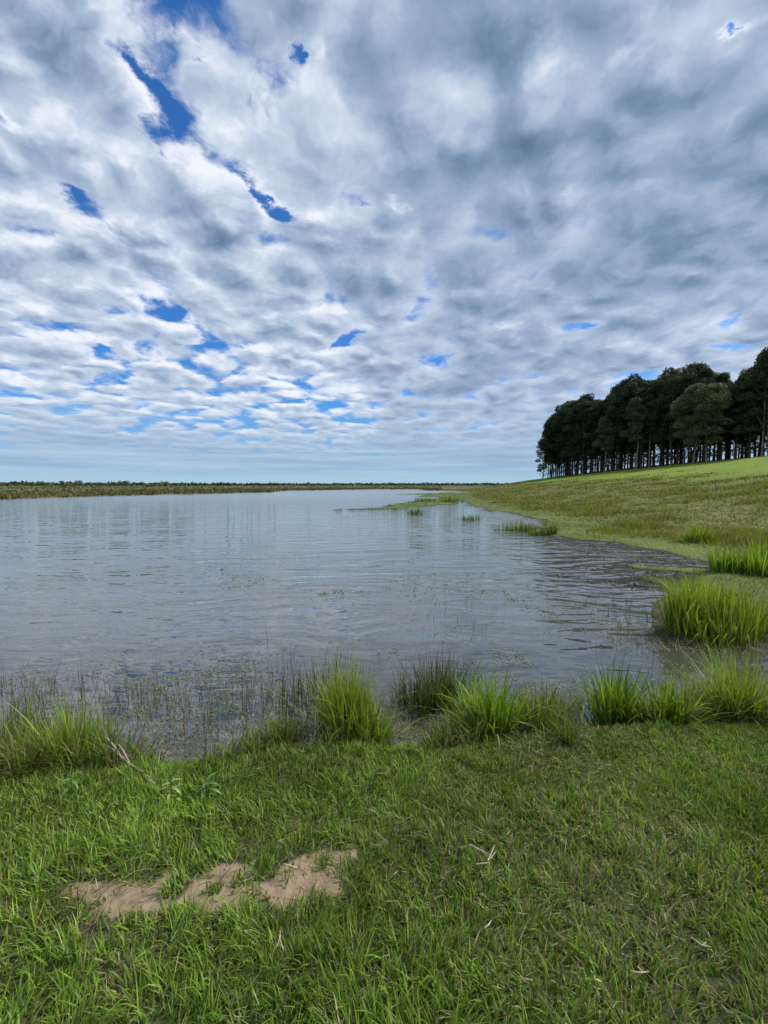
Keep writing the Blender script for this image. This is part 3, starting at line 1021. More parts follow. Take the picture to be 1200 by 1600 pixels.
for (lab, a, b, yb, hp, n) in [
        ('widest dark reed clump in the lake, nearest to the slope', 764, 834, 829, 22, 420),
        ('dark reed clump in the lake between the widest one and the shoals', 714, 752, 812, 16, 260),
        ('low dark reeds at the near edge of the long green shoal', 618, 662, 803, 15, 260),
        ('tiny dark reed clump alone, left of all the others in the lake', 553, 571, 803, 6, 90),
        ('reeds on the far green shoal beside the foot of the slope', 690, 730, 785, 10, 260),
        ('short reed strip on the long shoal, behind the low dark reeds', 596, 640, 796, 9, 220),
        ('faint reed strip at the middle of the far shoal', 640, 690, 784, 7, 200),
        ('ragged reeds at the mouth of the dark inlet under the slope', 835, 880, 836, 16, 260)]:
    tussock('reed_clump', lab, 'reeds', a, b, yb, hp, 'green_blades', n, 0.022 * (830 / yb) ** 6, [(0.045, 0.085, 0.02), G_MID, G_LIGHT, G_OLD], [4, 4, 1, 1],
            0.08, 0.7, 0.2, 0.3, RG, depth=0.35, segs=3)


# ---------------------------------------------------------------- ragged growth along the waterline
def bank_fringe():
    n = 42000
    y = U(2.2, 3.7, n)
    x = U(-3.6, 3.7, n)
    z, s, hd, sh = height(x, y)
    cl = fbm(x * 2.6, y * 2.6, 501, 4)
    keep = (s > -0.42 + 0.34 * U(0, 1, n)) & (s < 0.24) & (U(0, 1, n) < sstep(cl, 0.36, 0.66) * np.where(s > 0, 1, 0.55))
    x, y, z, s, cl = (q[keep] for q in (x, y, z, s, cl))
    k = len(x)
    L = (0.05 + 0.24 * sstep(cl, 0.42, 0.75)) * U(0.5, 1.3, k) * (1 + 0.5 * sstep(x, -0.6, -2.2))
    c = palette(k, [G_MID, (0.08, 0.10, 0.03), G_OLD, G_STRAW, G_YEL, G_DARK], [4, 4, 3, 1.5, 3, 2])
    p1 = make_blades(x, y, np.maximum(z, -0.03), L, U(0.003, 0.007, k), U(0, 6.28, k), np.abs(N_(0.3, 0.4, k)), np.abs(N_(0.7, 0.7, k)), c, 5)
    o = blades_obj('bank_fringe_grass', [p1], M_REED)
    tag(o, 'ragged mixed grass and weeds growing along the near waterline', 'grass', kind='stuff')


bank_fringe()


# ================================================================== tubes and leaves
def tube(pts, radii, sides=7):
    pts = np.array(pts, float)
    n = len(pts)
    V, F = [], []
    prev = None
    for i in range(n):
        d = pts[min(i + 1, n - 1)] - pts[max(i - 1, 0)]
        d /= np.linalg.norm(d) + 1e-9
        ref = np.array((0, 0, 1.0)) if abs(d[2]) < 0.9 else np.array((1.0, 0, 0))
        u = np.cross(d, ref) if prev is None else prev - d * np.dot(prev, d)
        u /= np.linalg.norm(u) + 1e-9
        prev = u
        w = np.cross(d, u)
        for k in range(sides):
            a = 2 * math.pi * k / sides
            V.append(pts[i] + radii[i] * (math.cos(a) * u + math.sin(a) * w))
    for i in range(n - 1):
        for k in range(sides):
            k2 = (k + 1) % sides
            F += [i * sides + k, i * sides + k2, (i + 1) * sides + k2, (i + 1) * sides + k]
    cnt = [4] * ((n - 1) * sides)
    V.append(pts[-1])
    for k in range(sides):
        F += [(n - 1) * sides + k, (n - 1) * sides + (k + 1) % sides, n * sides]
        cnt.append(3)
    return np.array(V), np.array(F), np.array(cnt), np.ones((len(V), 3)) * 0.2


def leaf_quads(P, size, aspect, col, droop=0.0):
    """small pointed leaf sprays at the given points with random tilt"""
    n = len(P)
    a = N_(0, 1, (n, 3))
    a[:, 2] -= droop
    a /= np.linalg.norm(a, axis=1, keepdims=True)
    b = np.cross(a, N_(0, 1, (n, 3)))
    b /= np.linalg.norm(b, axis=1, keepdims=True)
    s = size[:, None]
    V = np.stack([P - a * s * 0.5, P + b * s * aspect * 0.5, P + a * s * 0.5, P - b * s * aspect * 0.5], 1).reshape(-1, 3)
    F = np.arange(4 * n)
    return V, F, np.full(n, 4), np.repeat(col, 4, 0)


# ================================================================== eucalyptus grove
def crown_mesh(seed, H, Rad, base_f, nl, tone):
    """lobes of foliage carried on a rounded crown; returns a leaf soup"""
    global rng, U, N_
    rr = np.random.default_rng(seed)
    parts = []
    lobes = []
    for i in range(nl):
        f = rr.uniform(0, 1) ** 0.8
        zz = H * (base_f + (0.965 - base_f) * f)
        prof = math.sin(math.pi * min(1, 0.16 + 0.80 * f)) ** 0.55
        q = math.sqrt(rr.uniform(0.05, 1)) * Rad * prof * 0.8
        a = rr.uniform(0, 6.28)
        lobes.append((math.cos(a) * q, math.sin(a) * q, zz, rr.uniform(0.85, 1.55) * Rad / 4.0))
    for (lx, ly, lz, lr) in lobes:
        k = int(165 * lr * lr)
        v = rr.normal(0, 1, (k, 3))
        v /= np.linalg.norm(v, axis=1, keepdims=True)
        v[:, 2] = np.where(v[:, 2] < -0.3, v[:, 2] * 0.5, v[:, 2])
        rad = lr * rr.uniform(0.62, 1.08, (k, 1))
        P = np.array((lx, ly, lz)) + v * rad * np.array((1, 1, 1.02))
        P += (rr.normal(0, 0.06, (k, 3)))
        col = np.array(tone) * rr.uniform(0.75, 1.3, (k, 1)) * rr.uniform(0.9, 1.1, (k, 3)) * rr.uniform(0.8, 1.2)
        parts.append(leaf_quads(P, rr.uniform(0.28, 0.62, k), 0.42, col, 0.6))
    # twigs with leaves low on the stem
    k = 150
    a, q, zz = rr.uniform(0, 6.28, k), rr.uniform(0.1, 1, k) ** 0.7 * 1.7, H * rr.uniform(0.05, base_f + 0.05, k)
    P = np.stack([np.cos(a) * q, np.sin(a) * q, zz], 1)
    P = P[(np.sin(zz * 1.9 + a) > 0.1)]
    parts.append(leaf_quads(P, rr.uniform(0.3, 0.8, len(P)), 0.5, np.tile(np.array(tone) * 0.9, (len(P), 1)), 0.6))
    return join(parts), lobes


def trunk_mesh(seed, H, base_f, lobes):
    rr = np.random.default_rng(seed + 500)
    n = 9
    bend = rr.normal(0, 0.22, 2)
    pts = [(bend[0] * math.sin(i / n * 3), bend[1] * math.sin(i / n * 2.5), H * 0.93 * i / n - (0.4 if i == 0 else 0)) for i in range(n + 1)]
    r0 = rr.uniform(0.17, 0.26)
    rad = [r0 * (1.25 if i == 0 else 1) * (1 - 0.86 * i / n) + 0.02 for i in range(n + 1)]
    parts = [tube(pts, rad, 7)]
    # limbs reach up to the foliage lobes
    P = np.array(pts)
    for j, (lx, ly, lz, lr) in enumerate(sorted(lobes, key=lambda q: q[2])[:: max(1, len(lobes) // 11)]):
        z0 = max(lz - math.hypot(lx, ly) * 1.1 - 1.0, H * base_f * 0.85)
        x0, y0 = np.interp(z0, P[:, 2], P[:, 0]), np.interp(z0, P[:, 2], P[:, 1])
        parts.append(tube([(x0, y0, z0), (x0 * .5 + lx * .5, y0 * .5 + ly * .5, (z0 + lz) / 2 - 0.2), (lx, ly, lz)], [0.09, 0.06, 0.02], 5))
    for j in range(7):     # dead stubs below the crown
        z0 = H * rr.uniform(0.15, base_f)
        a = rr.uniform(0, 6.28)
        l = rr.uniform(0.3, 1.1)
        parts.append(tube([(0, 0, z0), (math.cos(a) * l, math.sin(a) * l, z0 + l * 0.5)], [0.04, 0.01], 4))
    return join(parts)


KINDS = []
TONES = [(0.055, 0.080, 0.030), (0.045, 0.068, 0.027), (0.062, 0.088, 0.032), (0.042, 0.064, 0.027), (0.105, 0.130, 0.058), (0.090, 0.116, 0.050), (0.050, 0.075, 0.034)]
for i, (bf, rad, nl) in enumerate([(0.30, 4.0, 46), (0.34, 3.7, 42), (0.27, 4.2, 50), (0.36, 3.6, 40), (0.27, 4.6, 56), (0.34, 4.0, 46), (0.17, 3.8, 50)]):
    (cm, lobes) = crown_mesh(900 + i, 24.0, rad, bf, nl, TONES[i])
    co = mesh_obj('crown', cm[0], cm[1], cm[2], M_CROWN, attrs={'tint': cm[3]})
    tm = trunk_mesh(900 + i, 24.0, bf, lobes)
    to = mesh_obj('trunk', tm[0], tm[1], tm[2], M_BARK, smooth=True)
    to2 = mesh_obj('trunk', tm[0], tm[1], tm[2], M_BARKD, smooth=True)
    KINDS.append((co.data, to.data, to2.data))
    for o in (co, to, to2):
        bpy.data.objects.remove(o)


def grove_tree(x, y, H, kind, pale, label, group, rz, wide=1.0):
    z = float(height(np.array([x]), np.array([y]))[0][0])
    t = thing('eucalyptus_tree', label, 'tree', (x, y, z - 0.05), rz, group)
    s = H / 24.0
    t.scale = (s * wide, s * wide, s)
    for nm, me in (('trunk', KINDS[kind][1 if pale else 2]), ('crown', KINDS[kind][0])):
        o = bpy.data.objects.new(nm, me)
        COL.objects.link(o)
        o.parent = t
    return t


EDGE_PX = [(858, 150), (878, 146), (905, 139), (935, 133), (965, 127), (1000, 120), (1040, 113), (1080, 107), (1120, 102), (1160, 97), (1200, 92), (1260, 86), (1330, 80)]
SKYL = [(835, 690), (845, 668), (860, 650), (875, 632), (892, 624), (920, 616), (945, 622), (962, 600), (985, 586), (1010, 590), (1032, 576), (1052, 574), (1075, 570), (1100, 580),
        (1128, 590), (1142, 592), (1158, 574), (1180, 558), (1200, 536), (1230, 515), (1260, 500), (1400, 480)]


def edge_point(px):
    Y = np.interp(px, [e[0] for e in EDGE_PX], [e[1] for e in EDGE_PX])
    d = ray(px, 740)
    return d.x / d.y * Y, Y


def skyline_height(x, y):
    """crown top height that this place has in the grove: it climbs with the slope"""
    px = 600 + FPX * (x / y) * (1.0)
    ty = np.interp(px, [q[0] for q in SKYL], [q[1] for q in SKYL])
    top = at_dist(px, ty, y).z
    z = float(height(np.array([x]), np.array([y]))[0][0])
    return top - z


# the trees of the front row are told apart one by one
FRONT = [  # picture x, forward of the edge (m), height factor, kind, pale trunk, label
    (860, 0, 0.78, 6, 0, 'leftmost eucalyptus of the grove, foliage hanging low over open sky'),
    (873, 0, 0.90, 0, 0, 'dark eucalyptus second from the left end of the grove'),
    (888, 0, 0.95, 1, 0, 'dark eucalyptus third from the left end of the grove'),
    (904, 0, 0.92, 2, 0, 'dark eucalyptus fourth from the left end of the grove'),
    (920, 0, 0.95, 3, 1, 'grey trunked eucalyptus fifth from the left end of the grove'),
    (936, 0, 0.86, 0, 0, 'dark eucalyptus just left of the smaller paler crown'),
    (953, 2, 0.74, 5, 1, 'smaller eucalyptus with paler olive crown, left one of two such in mid grove'),
    (972, 0, 0.86, 1, 0, 'dark eucalyptus squeezed between the two paler mid grove crowns'),
    (1000, 3, 0.76, 5, 1, 'round crowned eucalyptus with paler olive leaves, right one of two such in mid grove'),
    (1020, 0, 0.90, 3, 1, 'light trunked eucalyptus right of the round paler crown'),
    (1036, 0, 0.94, 2, 0, 'tall dark eucalyptus under the highest hump of the grove'),
    (1053, 0, 0.90, 0, 1, 'pale trunked dark crowned eucalyptus left of the biggest paler crown'),
    (1086, 4, 0.80, 4, 1, 'large eucalyptus with light olive crown, left one of the bulging pair'),
    (1106, 4, 0.86, 4, 1, 'large eucalyptus with the biggest and lightest crown, low on its pale trunk'),
    (1128, 0, 0.86, 1, 0, 'dark eucalyptus at the notch in the skyline right of the lightest crown'),
    (1150, 0, 0.92, 3, 0, 'dark eucalyptus right of the notch in the skyline'),
    (1170, 0, 0.96, 2, 0, 'dark eucalyptus left of the two bare pale trunks at the right edge'),
    (1189, 1, 0.98, 1, 1, 'tall eucalyptus with bare pale trunk near the right edge'),
    (1199, 0, 1.00, 0, 1, 'tallest eucalyptus, pale trunk cut by the right edge of the picture')]
for (px, fwd, hf_, kind, pale, lab) in FRONT:
    ex, ey = edge_point(px - 12 * max(0.0, 1 - (px - 860) / 340))
    k = 1 - fwd / math.hypot(ex, ey)
    x, y = ex * k, ey * k
    H = skyline_height(x, y) * hf_
    wide = 1.28 if kind == 4 else (1.12 if kind == 5 else 1.05)
    grove_tree(x, y, H, kind, pale, lab, 'eucalyptus trees along the front of the grove', U(0, 6.28), wide * (23.0 / H) ** 0.5)
# rows behind
bi = 0
for row in range(1, 11):
    px = 853 + row * 3
    while px < 1260 + row * 4:
        ex, ey = edge_point(px)
        L = math.hypot(ex, ey)
        k = 1 + (row * 2.6 + U(-1.0, 1.0)) / L
        x, y = ex * k, ey * k
        H = skyline_height(x, y) * (1.0 if row in (2, 3) else 0.93) * U(0.93, 1.03)
        if px > 1210 and row == 1:
            lab, grp = 'eucalyptus beyond the right edge of the picture, part of the same grove', 'eucalyptus trees continuing right of the picture'
        elif px > 1215:
            lab, grp = 'eucalyptus beyond the right edge of the picture, part of the same grove', 'eucalyptus trees continuing right of the picture'
        else:
            lab, grp = 'dark slender eucalyptus deep in the grove, seen between the front trunks', 'eucalyptus trees behind the front row of the grove'
        grove_tree(x, y, H, [0, 1, 2, 3, 6][bi % 5], U(0, 1) < 0.08, lab, grp, U(0, 6.28), 1.0)
        bi += 1
        px += (12 + row * 1.0) * (1 + (px - 866) / 500) * U(0.6, 1.4)


# ================================================================== far bank
def far_bank():
    parts = []
    n = 26000
    # reed and sedge belt along the far bank
    a = R(1) * U(-60, 8, n)
    d = np.exp(U(math.log(35), math.log(330), n))
    x, y = d * np.sin(a), d * np.cos(a)
    z, s, hd, sh = height(x, y)
    keep = (s > 0.1) & (U(0, 1, n) < sstep(s, 70, 3) + 0.15)
    x, y, z, s, d = (q[keep] for q in (x, y, z, s, d))
    k = len(x)
    cl = fbm(x * 0.12, y * 0.12, 301, 4)
    h = (0.25 + 0.75 * cl * sstep(s, -1, 1.5) * (0.55 + 0.45 * sstep(s, 8, 1))) * U(0.7, 1.2, k)
    col = palette(k, [(0.11, 0.12, 0.04), (0.16, 0.15, 0.06), (0.07, 0.09, 0.025), (0.20, 0.17, 0.09)], [4, 4, 2.5, 2], 0.25)
    col = col * (0.6 + 0.8 * fbm(x * 0.2, y * 0.2, 310)[:, None])
    for b in range(4):
        o = h * 0.6
        parts.append(make_blades(x + N_(0, 1, k) * o, y + N_(0, 1, k) * o, z - 0.05, h * U(0.7, 1.1, k), d * 0.0022 * U(0.6, 1.3, k), U(0, 6.28, k), U(0, 0.3, k), U(0, 0.4, k), col, 2))
    o = blades_obj('marsh_reeds', parts, M_FAR)
    tag(o, 'belt of brown green reeds along the far bank of the lake', 'reeds', kind='stuff')


far_bank()


def small_tree_meshes(seed, tone, kind):
    rr = np.random.default_rng(seed)
    parts = []
    nl = 12 if kind == 'wide' else 9
    lob = []
    for i in range(nl):
        f = rr.uniform(0, 1)
        w = (1.0 if kind == 'wide' else 0.55)
        q = rr.uniform(0, 1) ** 0.5 * w * (0.6 + 0.4 * math.sin(math.pi * f)) * 2.3
        a = rr.uniform(0, 6.28)
        lob.append((q * math.cos(a), q * math.sin(a), (1.4 if kind == 'wide' else 2.0) + f * (2.8 if kind == 'wide' else 5.0), rr.uniform(0.7, 1.25)))
    for (lx, ly, lz, lr) in lob:
        k = 55
        v = rr.normal(0, 1, (k, 3))
        v /= np.linalg.norm(v, axis=1, keepdims=True)
        P = np.array((lx, ly, lz)) + v * lr * rr.uniform(0.6, 1.05, (k, 1)) * np.array((1, 1, 0.75))
        col = np.array(tone) * rr.uniform(0.7, 1.3, (k, 1)) * rr.uniform(0.92, 1.08, (k, 3))
        parts.append(leaf_quads(P, rr.uniform(0.35, 0.75, k), 0.6, col, 0.2))
    c = join(parts)
    tr = [tube([(0, 0, -0.3), (0.1, 0.05, 1.5), (0.0, 0.1, 3.2 if kind == 'wide' else 5.5)], [0.18, 0.14, 0.05], 6)]
    for (lx, ly, lz, lr) in lob[:5]:
        tr.append(tube([(0.08, 0.05, min(1.2, lz - 0.5)), (lx * 0.8, ly * 0.8, lz - 0.2)], [0.09, 0.03], 4))
    return c, join(tr)


SM = []
for i, (tone, kd) in enumerate([((0.17, 0.17, 0.09), 'wide'), ((0.20, 0.185, 0.11), 'wide'), ((0.12, 0.135, 0.06), 'wide'),
                                ((0.040, 0.055, 0.028), 'wide'), ((0.035, 0.050, 0.028), 'tall'), ((0.10, 0.10, 0.06), 'tall')]):
    c, tr = small_tree_meshes(40 + i, tone, kd)
    a, b = mesh_obj('crown', c[0], c[1], c[2], M_FAR, attrs={'tint': c[3]}), mesh_obj('trunk', tr[0], tr[1], tr[2], M_BARKD, smooth=True)
    SM.append((a.data, b.data))
    bpy.data.objects.remove(a)
    bpy.data.objects.remove(b)


def far_tree(px, Y, hpx, kind, label, group):
    d = ray(px, 757)
    x, y = d.x / d.y * Y, Y
    z = float(height(np.array([x]), np.array([y]))[0][0])
    H = hpx / FPX * Y + (EYE - z)
    s = H / (4.9 if kind not in (4, 5) else 7.6)
    t = thing('marsh_tree', label, 'tree', (x, y, z), U(0, 6.28), group)
    t.scale = (s * U(0.95, 1.25), s * U(0.95, 1.25), s)
    for nm, me in (('crown', SM[kind][0]), ('trunk', SM[kind][1])):
        o = bpy.data.objects.new(nm, me)
        COL.objects.link(o)
        o.parent = t


px = -120.0
while px < 285:
    Y = U(150, 330)
    far_tree(px, Y, U(3.0, 6.0) if U(0, 1) > 0.15 else U(6.5, 8.0), int(rng.choice([0, 1, 2, 2, 5])), 'pale olive tree in the long row on the left half of the far bank', 'pale trees on the far bank')
    px += U(3.0, 8.5)
px = 284.0
while px < 436:
    far_tree(px, U(300, 420), U(2.2, 5.0), int(rng.choice([3, 3, 4])), 'dark green tree in the compact dark stand on the far bank', 'dark trees on the far bank')
    px += U(3.5, 6.5)
px = 432.0
while px < 640:
    far_tree(px, U(620, 900), U(0.3, 2.0), int(rng.choice([3, 4])), 'distant dark tree on the horizon right of the dark stand', 'distant trees on the horizon')
    px += U(3.0, 7)


def far_wood():
    parts = []
    k = 9000
    a = R(1) * U(-62, 24, k)
    d = U(700, 1300, k)
    x, y = d * np.sin(a), d * np.cos(a)
    z = height(x, y)[0]
    hh = 3.2 + 3.0 * fbm(a * 60, a * 0 + 2, 401, 4)
    P = np.stack([x, y, z + hh * U(0, 1, k)], 1)
    col = palette(k, [(0.045, 0.06, 0.035), (0.06, 0.075, 0.045)], [1, 1], 0.25)
    parts.append(leaf_quads(P, U(3, 6, k), 0.6, col))
    o = blades_obj('distant_wood', parts, M_FAR)
    tag(o, 'low dark line of distant woodland along the horizon', 'woodland', kind='stuff')


far_wood()


# ================================================================== weeds in the water
def floating_leaves():
    # (px, py, spread px x, spread px y, count, pale share)
    spots = [(470, 1062, 50, 22, 150), (250, 1085, 90, 30, 420), (300, 1125, 80, 32, 420), (205, 1050, 50, 14, 160), (20, 1060, 30, 14, 90), (340, 1040, 50, 10, 130), (380, 1100, 40, 35, 240),
             (560, 1050, 60, 14, 110), (640, 1020, 70, 14, 110), (790, 1010, 80, 14, 170), (870, 1035, 50, 14, 170), (760, 1040, 60, 12, 130), (880, 1080, 60, 22, 240),
             (930, 1050, 60, 14, 140), (1010, 1050, 40, 20, 150), (345, 885, 22, 5, 70), (370, 902, 22, 4, 60), (440, 872, 30, 6, 50), (440, 912, 26, 4, 60), (520, 925, 24, 4, 60),
             (413, 856, 8, 4, 30), (690, 900, 50, 8, 90), (640, 930, 60, 8, 70), (740, 925, 60, 8, 80), (800, 935, 60, 8, 90), (840, 965, 70, 9, 120), (880, 940, 40, 7, 80), (590, 880, 40, 5, 40),
             (580, 828, 30, 4, 50), (690, 860, 30, 4, 40), (960, 985, 40, 12, 130), (1000, 1000, 30, 12, 120), (690, 975, 60, 12, 90), (110, 1110, 60, 22, 200), (60, 1150, 40, 14, 120), (170, 1150, 50, 20, 160)]
    parts = []
    for (px, py, sx, sy, n) in spots:
        qx, qy = N_(px, sx, n), N_(py, sy, n)
        ok = qy > 800
        qx, qy = qx[ok], qy[ok]
        g = np.array([wp(a, b) for a, b in zip(qx, qy)])
        x, y = g[:, 0], g[:, 1]
        z, s, hd, sh = height(x, y)
        ok = (z < 0.0) & (fbm(x * 3.2, y * 3.2, 411, 3) > 0.50)
        x, y = x[ok], y[ok]
        k = len(x)
        if k == 0:
            continue
        sc = np.clip(y / 3.2, 1.0, 2.2)
        for b in range(3):
            ang = U(0, 6.28, k)
            c = palette(k, [(0.17, 0.22, 0.10), (0.10, 0.15, 0.05), (0.28, 0.29, 0.18), (0.22, 0.16, 0.11)], [4, 4, 2, 1.0])
            L = U(0.008, 0.028, k) * sc
            parts.append(make_blades(x + N_(0, 0.03, k), y + N_(0, 0.03, k), np.full(k, 0.004) + 0.004 * U(0, 1, k), L, L * U(0.35, 0.6, k), ang, U(1.25, 1.55, k), U(0, 0.15, k), c, 2, None,
                                     None, ([0, 0.5, 1.0], [0.4, 1.0, 0.2])))
    o = blades_obj('floating_pondweed', parts, M_LEAF)
    tag(o, 'pale little leaves of pondweed floating in patches on the shallow water', 'pondweed', kind='stuff')


floating_leaves()


def emergent_stems():
    spots = [(345, 885, 20, 5, 30, 9), (420, 905, 30, 6, 26, 8), (520, 925, 16, 4, 22, 8), (450, 870, 26, 6, 16, 7), (690, 965, 40, 8, 30, 26), (740, 975, 30, 8, 36, 26), (800, 960, 50, 12, 44, 20), (880, 940, 50, 7, 70, 14), (660, 905, 50, 10, 36, 9),
             (740, 900, 50, 10, 40, 9), (590, 880, 60, 12, 24, 7), (960, 960, 40, 14, 90, 26), (1000, 985, 26, 16, 90, 32), (950, 1010, 30, 12, 40, 30), (300, 1110, 70, 24, 150, 50), (440, 1060, 30, 14, 70, 50), (500, 1040, 40, 12, 60, 46), (180, 1080, 60, 16, 110, 36), (40, 1080, 50, 14, 110, 44),
             (370, 1105, 36, 22, 70, 50), (250, 1090, 50, 24, 80, 44), (205, 1100, 24, 20, 44, 50), (420, 1090, 20, 22, 44, 50), (60, 1110, 60, 22, 90, 46), (330, 1070, 60, 14, 30, 32), (1020, 1040, 40, 16, 50, 40),
             (1100, 1000, 60, 10, 120, 26), (1160, 1050, 40, 16, 70, 40), (900, 1060, 50, 16, 30, 24), (850, 1000, 60, 10, 30, 16), (580, 1040, 40, 10, 44, 30), (620, 1010, 60, 10, 24, 20), (560, 830, 60, 5, 20, 5), (910, 905, 30, 8, 30, 10)]
    parts = []
    for (px, py, sx, sy, n, hp) in spots:
        qx, qy = N_(px, sx, n), N_(py, sy, n)
        g = np.array([wp(a, b) for a, b in zip(qx, qy)])
        x, y = g[:, 0], g[:, 1]
        z, s, hd, sh = height(x, y)
        ok = z < 0.01
        x, y, z = x[ok], y[ok], z[ok]
        k = len(x)
        if not k:
            continue
        hh = hp / FPX * y * U(0.45, 1.25, k) + np.minimum(-z, 0.3)
        c = palette(k, [(0.05, 0.075, 0.025), (0.085, 0.11, 0.035), (0.07, 0.055, 0.03), (0.16, 0.19, 0.06)], [3, 4, 2, 2])
        wd = np.maximum(0.0042, y * 0.0009) * U(0.7, 1.4, k)
        ln = np.abs(N_(0.1, 0.25, k))
        parts.append(make_blades(x, y, np.maximum(z, -0.3), hh, wd, U(0, 6.28, k), ln, np.where(U(0, 1, k) < 0.25, U(0.9, 2.2, k), U(0, 0.5, k)), c, 6))
    o = blades_obj('emergent_sedge', parts, M_REED)
    tag(o, 'sparse thin stems poking out of the shallow water in loose patches', 'sedge', kind='stuff')


emergent_stems()


def shore_debris():
    """dead stalks and leaf bits on the mud between the tussocks"""
    spots = [(650, 1140, 40, 22, 700), (860, 1120, 36, 20, 500), (300, 1175, 80, 16, 800), (420, 1175, 40, 14, 300), (900, 1090, 40, 20, 260), (1050, 1000, 40, 9, 700), (1140, 1006, 60, 8, 900), (170, 1190, 60, 14, 400), (60, 1200, 60, 14, 300),
             (1180, 1090, 40, 20, 400), (730, 1165, 40, 8, 200), (650, 1100, 50, 14, 300)]
    parts = []
    for (px, py, sx, sy, n) in spots:
        g = np.array([wp(a, b) for a, b in zip(N_(px, sx, n), N_(py, sy, n))])
        x, y = g[:, 0], g[:, 1]
        z, s, hd, sh = height(x, y)
        ok = (s < 0.25) | (px > 1030) & (s < 0.4)
        x, y, z = x[ok], y[ok], z[ok]
        k = len(x)
        c = palette(k, [G_STRAW, G_OLD, (0.10, 0.10, 0.05), (0.30, 0.28, 0.2)], [2, 4, 3, 1.5])
        parts.append(make_blades(x, y, np.maximum(z, 0.002) + U(0, 0.012, k), U(0.02, 0.10, k) * (2.0 if px > 1030 else 1.0), U(0.0015, 0.0045, k) * (1.7 if px > 1030 else 1.0), U(0, 6.28, k), U(1.05, 1.62, k), N_(0, 0.25, k), c, 3))
    o = blades_obj('shore_litter', parts, M_GRASS)
    tag(o, 'dead stalks and leaf scraps on the mud between the bank tussocks', 'litter', kind='stuff')


shore_debris()


# ================================================================== single things on the bank
def zat(x, y):
    return float(height(np.array([x]), np.array([y]))[0][0])


def tube_obj(name, chains, mat, parent=None):
    V, F, c, t = join([tube(p, r, 6) for p, r in chains])
    return mesh_obj(name, V, F, c, mat, parent, smooth=True)


def px3(px, py, z):
    x, y = on_plane(px, py, z)
    return (x, y, z)


# pale dead branch lying from the left tussock down to the lawn
b0 = px3(243, 1226, 0.20)
t = thing('dead_branch', 'pale forked dead branch lying from the left tussock to the lawn edge', 'branch', b0)


def rel(pts):
    return [(p[0] - b0[0], p[1] - b0[1], p[2] - b0[2]) for p in pts]


main = [px3(243, 1226, 0.19), px3(222, 1206, 0.20), px3(203, 1194, 0.20), px3(188, 1180, 0.22), px3(176, 1163, 0.26), px3(163, 1148, 0.30)]
tube_obj('main_stem', [(rel(main), [0.006, 0.007, 0.0065, 0.006, 0.005, 0.003])], M_TWIG, t)
for q in ([px3(203, 1194, 0.20), px3(192, 1172, 0.24), px3(183, 1160, 0.28)], [px3(196, 1188, 0.21), px3(178, 1172, 0.23), px3(160, 1162, 0.25)], [px3(196, 1210, 0.17), px3(201, 1200, 0.20)]):
    tube_obj('side_twig', [(rel(q), [0.005, 0.004, 0.002][:len(q)])], M_TWIG, t)

# bent stem with a frayed seed head, standing out of the water
b0 = px3(268, 1204, 0.12)
t = thing('dry_stalk', 'long bent dry stalk with frayed tip leaning left over the shallow water', 'stalk', b0)
stem = [px3(268, 1204, 0.12), px3(256, 1180, 0.18), px3(243, 1152, 0.26), px3(230, 1126, 0.34), px3(218, 1100, 0.42), px3(208, 1078, 0.48), px3(196, 1058, 0.54), px3(180, 1044, 0.56)]
tube_obj('stem', [(rel(stem), [0.0035, 0.0035, 0.003, 0.003, 0.0028, 0.0025, 0.002, 0.0015])], M_TWIGD, t)
hd_pts = [rel([p])[0] for p in (px3(180, 1044, 0.56), px3(174, 1040, 0.57))]
k = 26
pp = np.array([hd_pts[i % 2] for i in range(k)]) + N_(0, 0.012, (k, 3))
tag(blades_obj('seed_head', [make_blades(pp[:, 0], pp[:, 1], pp[:, 2], U(0.015, 0.04, k), np.full(k, 0.003), U(0, 6.28, k), U(0.2, 1.6, k), U(0, 0.5, k), palette(k, [G_STRAW, G_WHITE], [1, 1]), 2)], M_REED, t), kind='stuff')

for (lab, q) in [('thin upright bare stem with short side twigs, left of the low brown tussock', [(318, 1226), (318, 1190), (322, 1150), (326, 1112)]),
                 ('kinked dark stem standing in the water left of the bank middle', [(290, 1150), (287, 1122), (291, 1090), (288, 1062)]),
                 ('dark forked stem in the water, nearest to the brown tussock', [(388, 1150), (384, 1120), (388, 1090), (380, 1050)])]:
    x0, y0 = wp(*q[0])
    z0 = zat(x0, y0)
    x0, y0 = on_plane(q[0][0], q[0][1], max(z0, 0))
    z0 = zat(x0, y0)
    t = thing('bare_stem', lab, 'stem', (x0, y0, z0))
    P3 = [np.array(at_dist(a, b, y0 + 0.01 * i)) - np.array((x0, y0, z0)) for i, (a, b) in enumerate(q)]
    P3[0] = np.array((0, 0, -0.02))
    tube_obj('stem', [(P3, [0.0035, 0.003, 0.0025, 0.0015])], M_TWIGD, t)
    for j in range(4):
        a = P3[1] * (1 - j / 4) + P3[2] * (j / 4)
        az = U(0, 6.28)
        l = U(0.03, 0.07)
        tube_obj('side_twig', [([a, a + np.array((math.cos(az) * l, math.sin(az) * l * .5, l * 0.9))], [0.002, 0.001])], M_TWIGD, t)


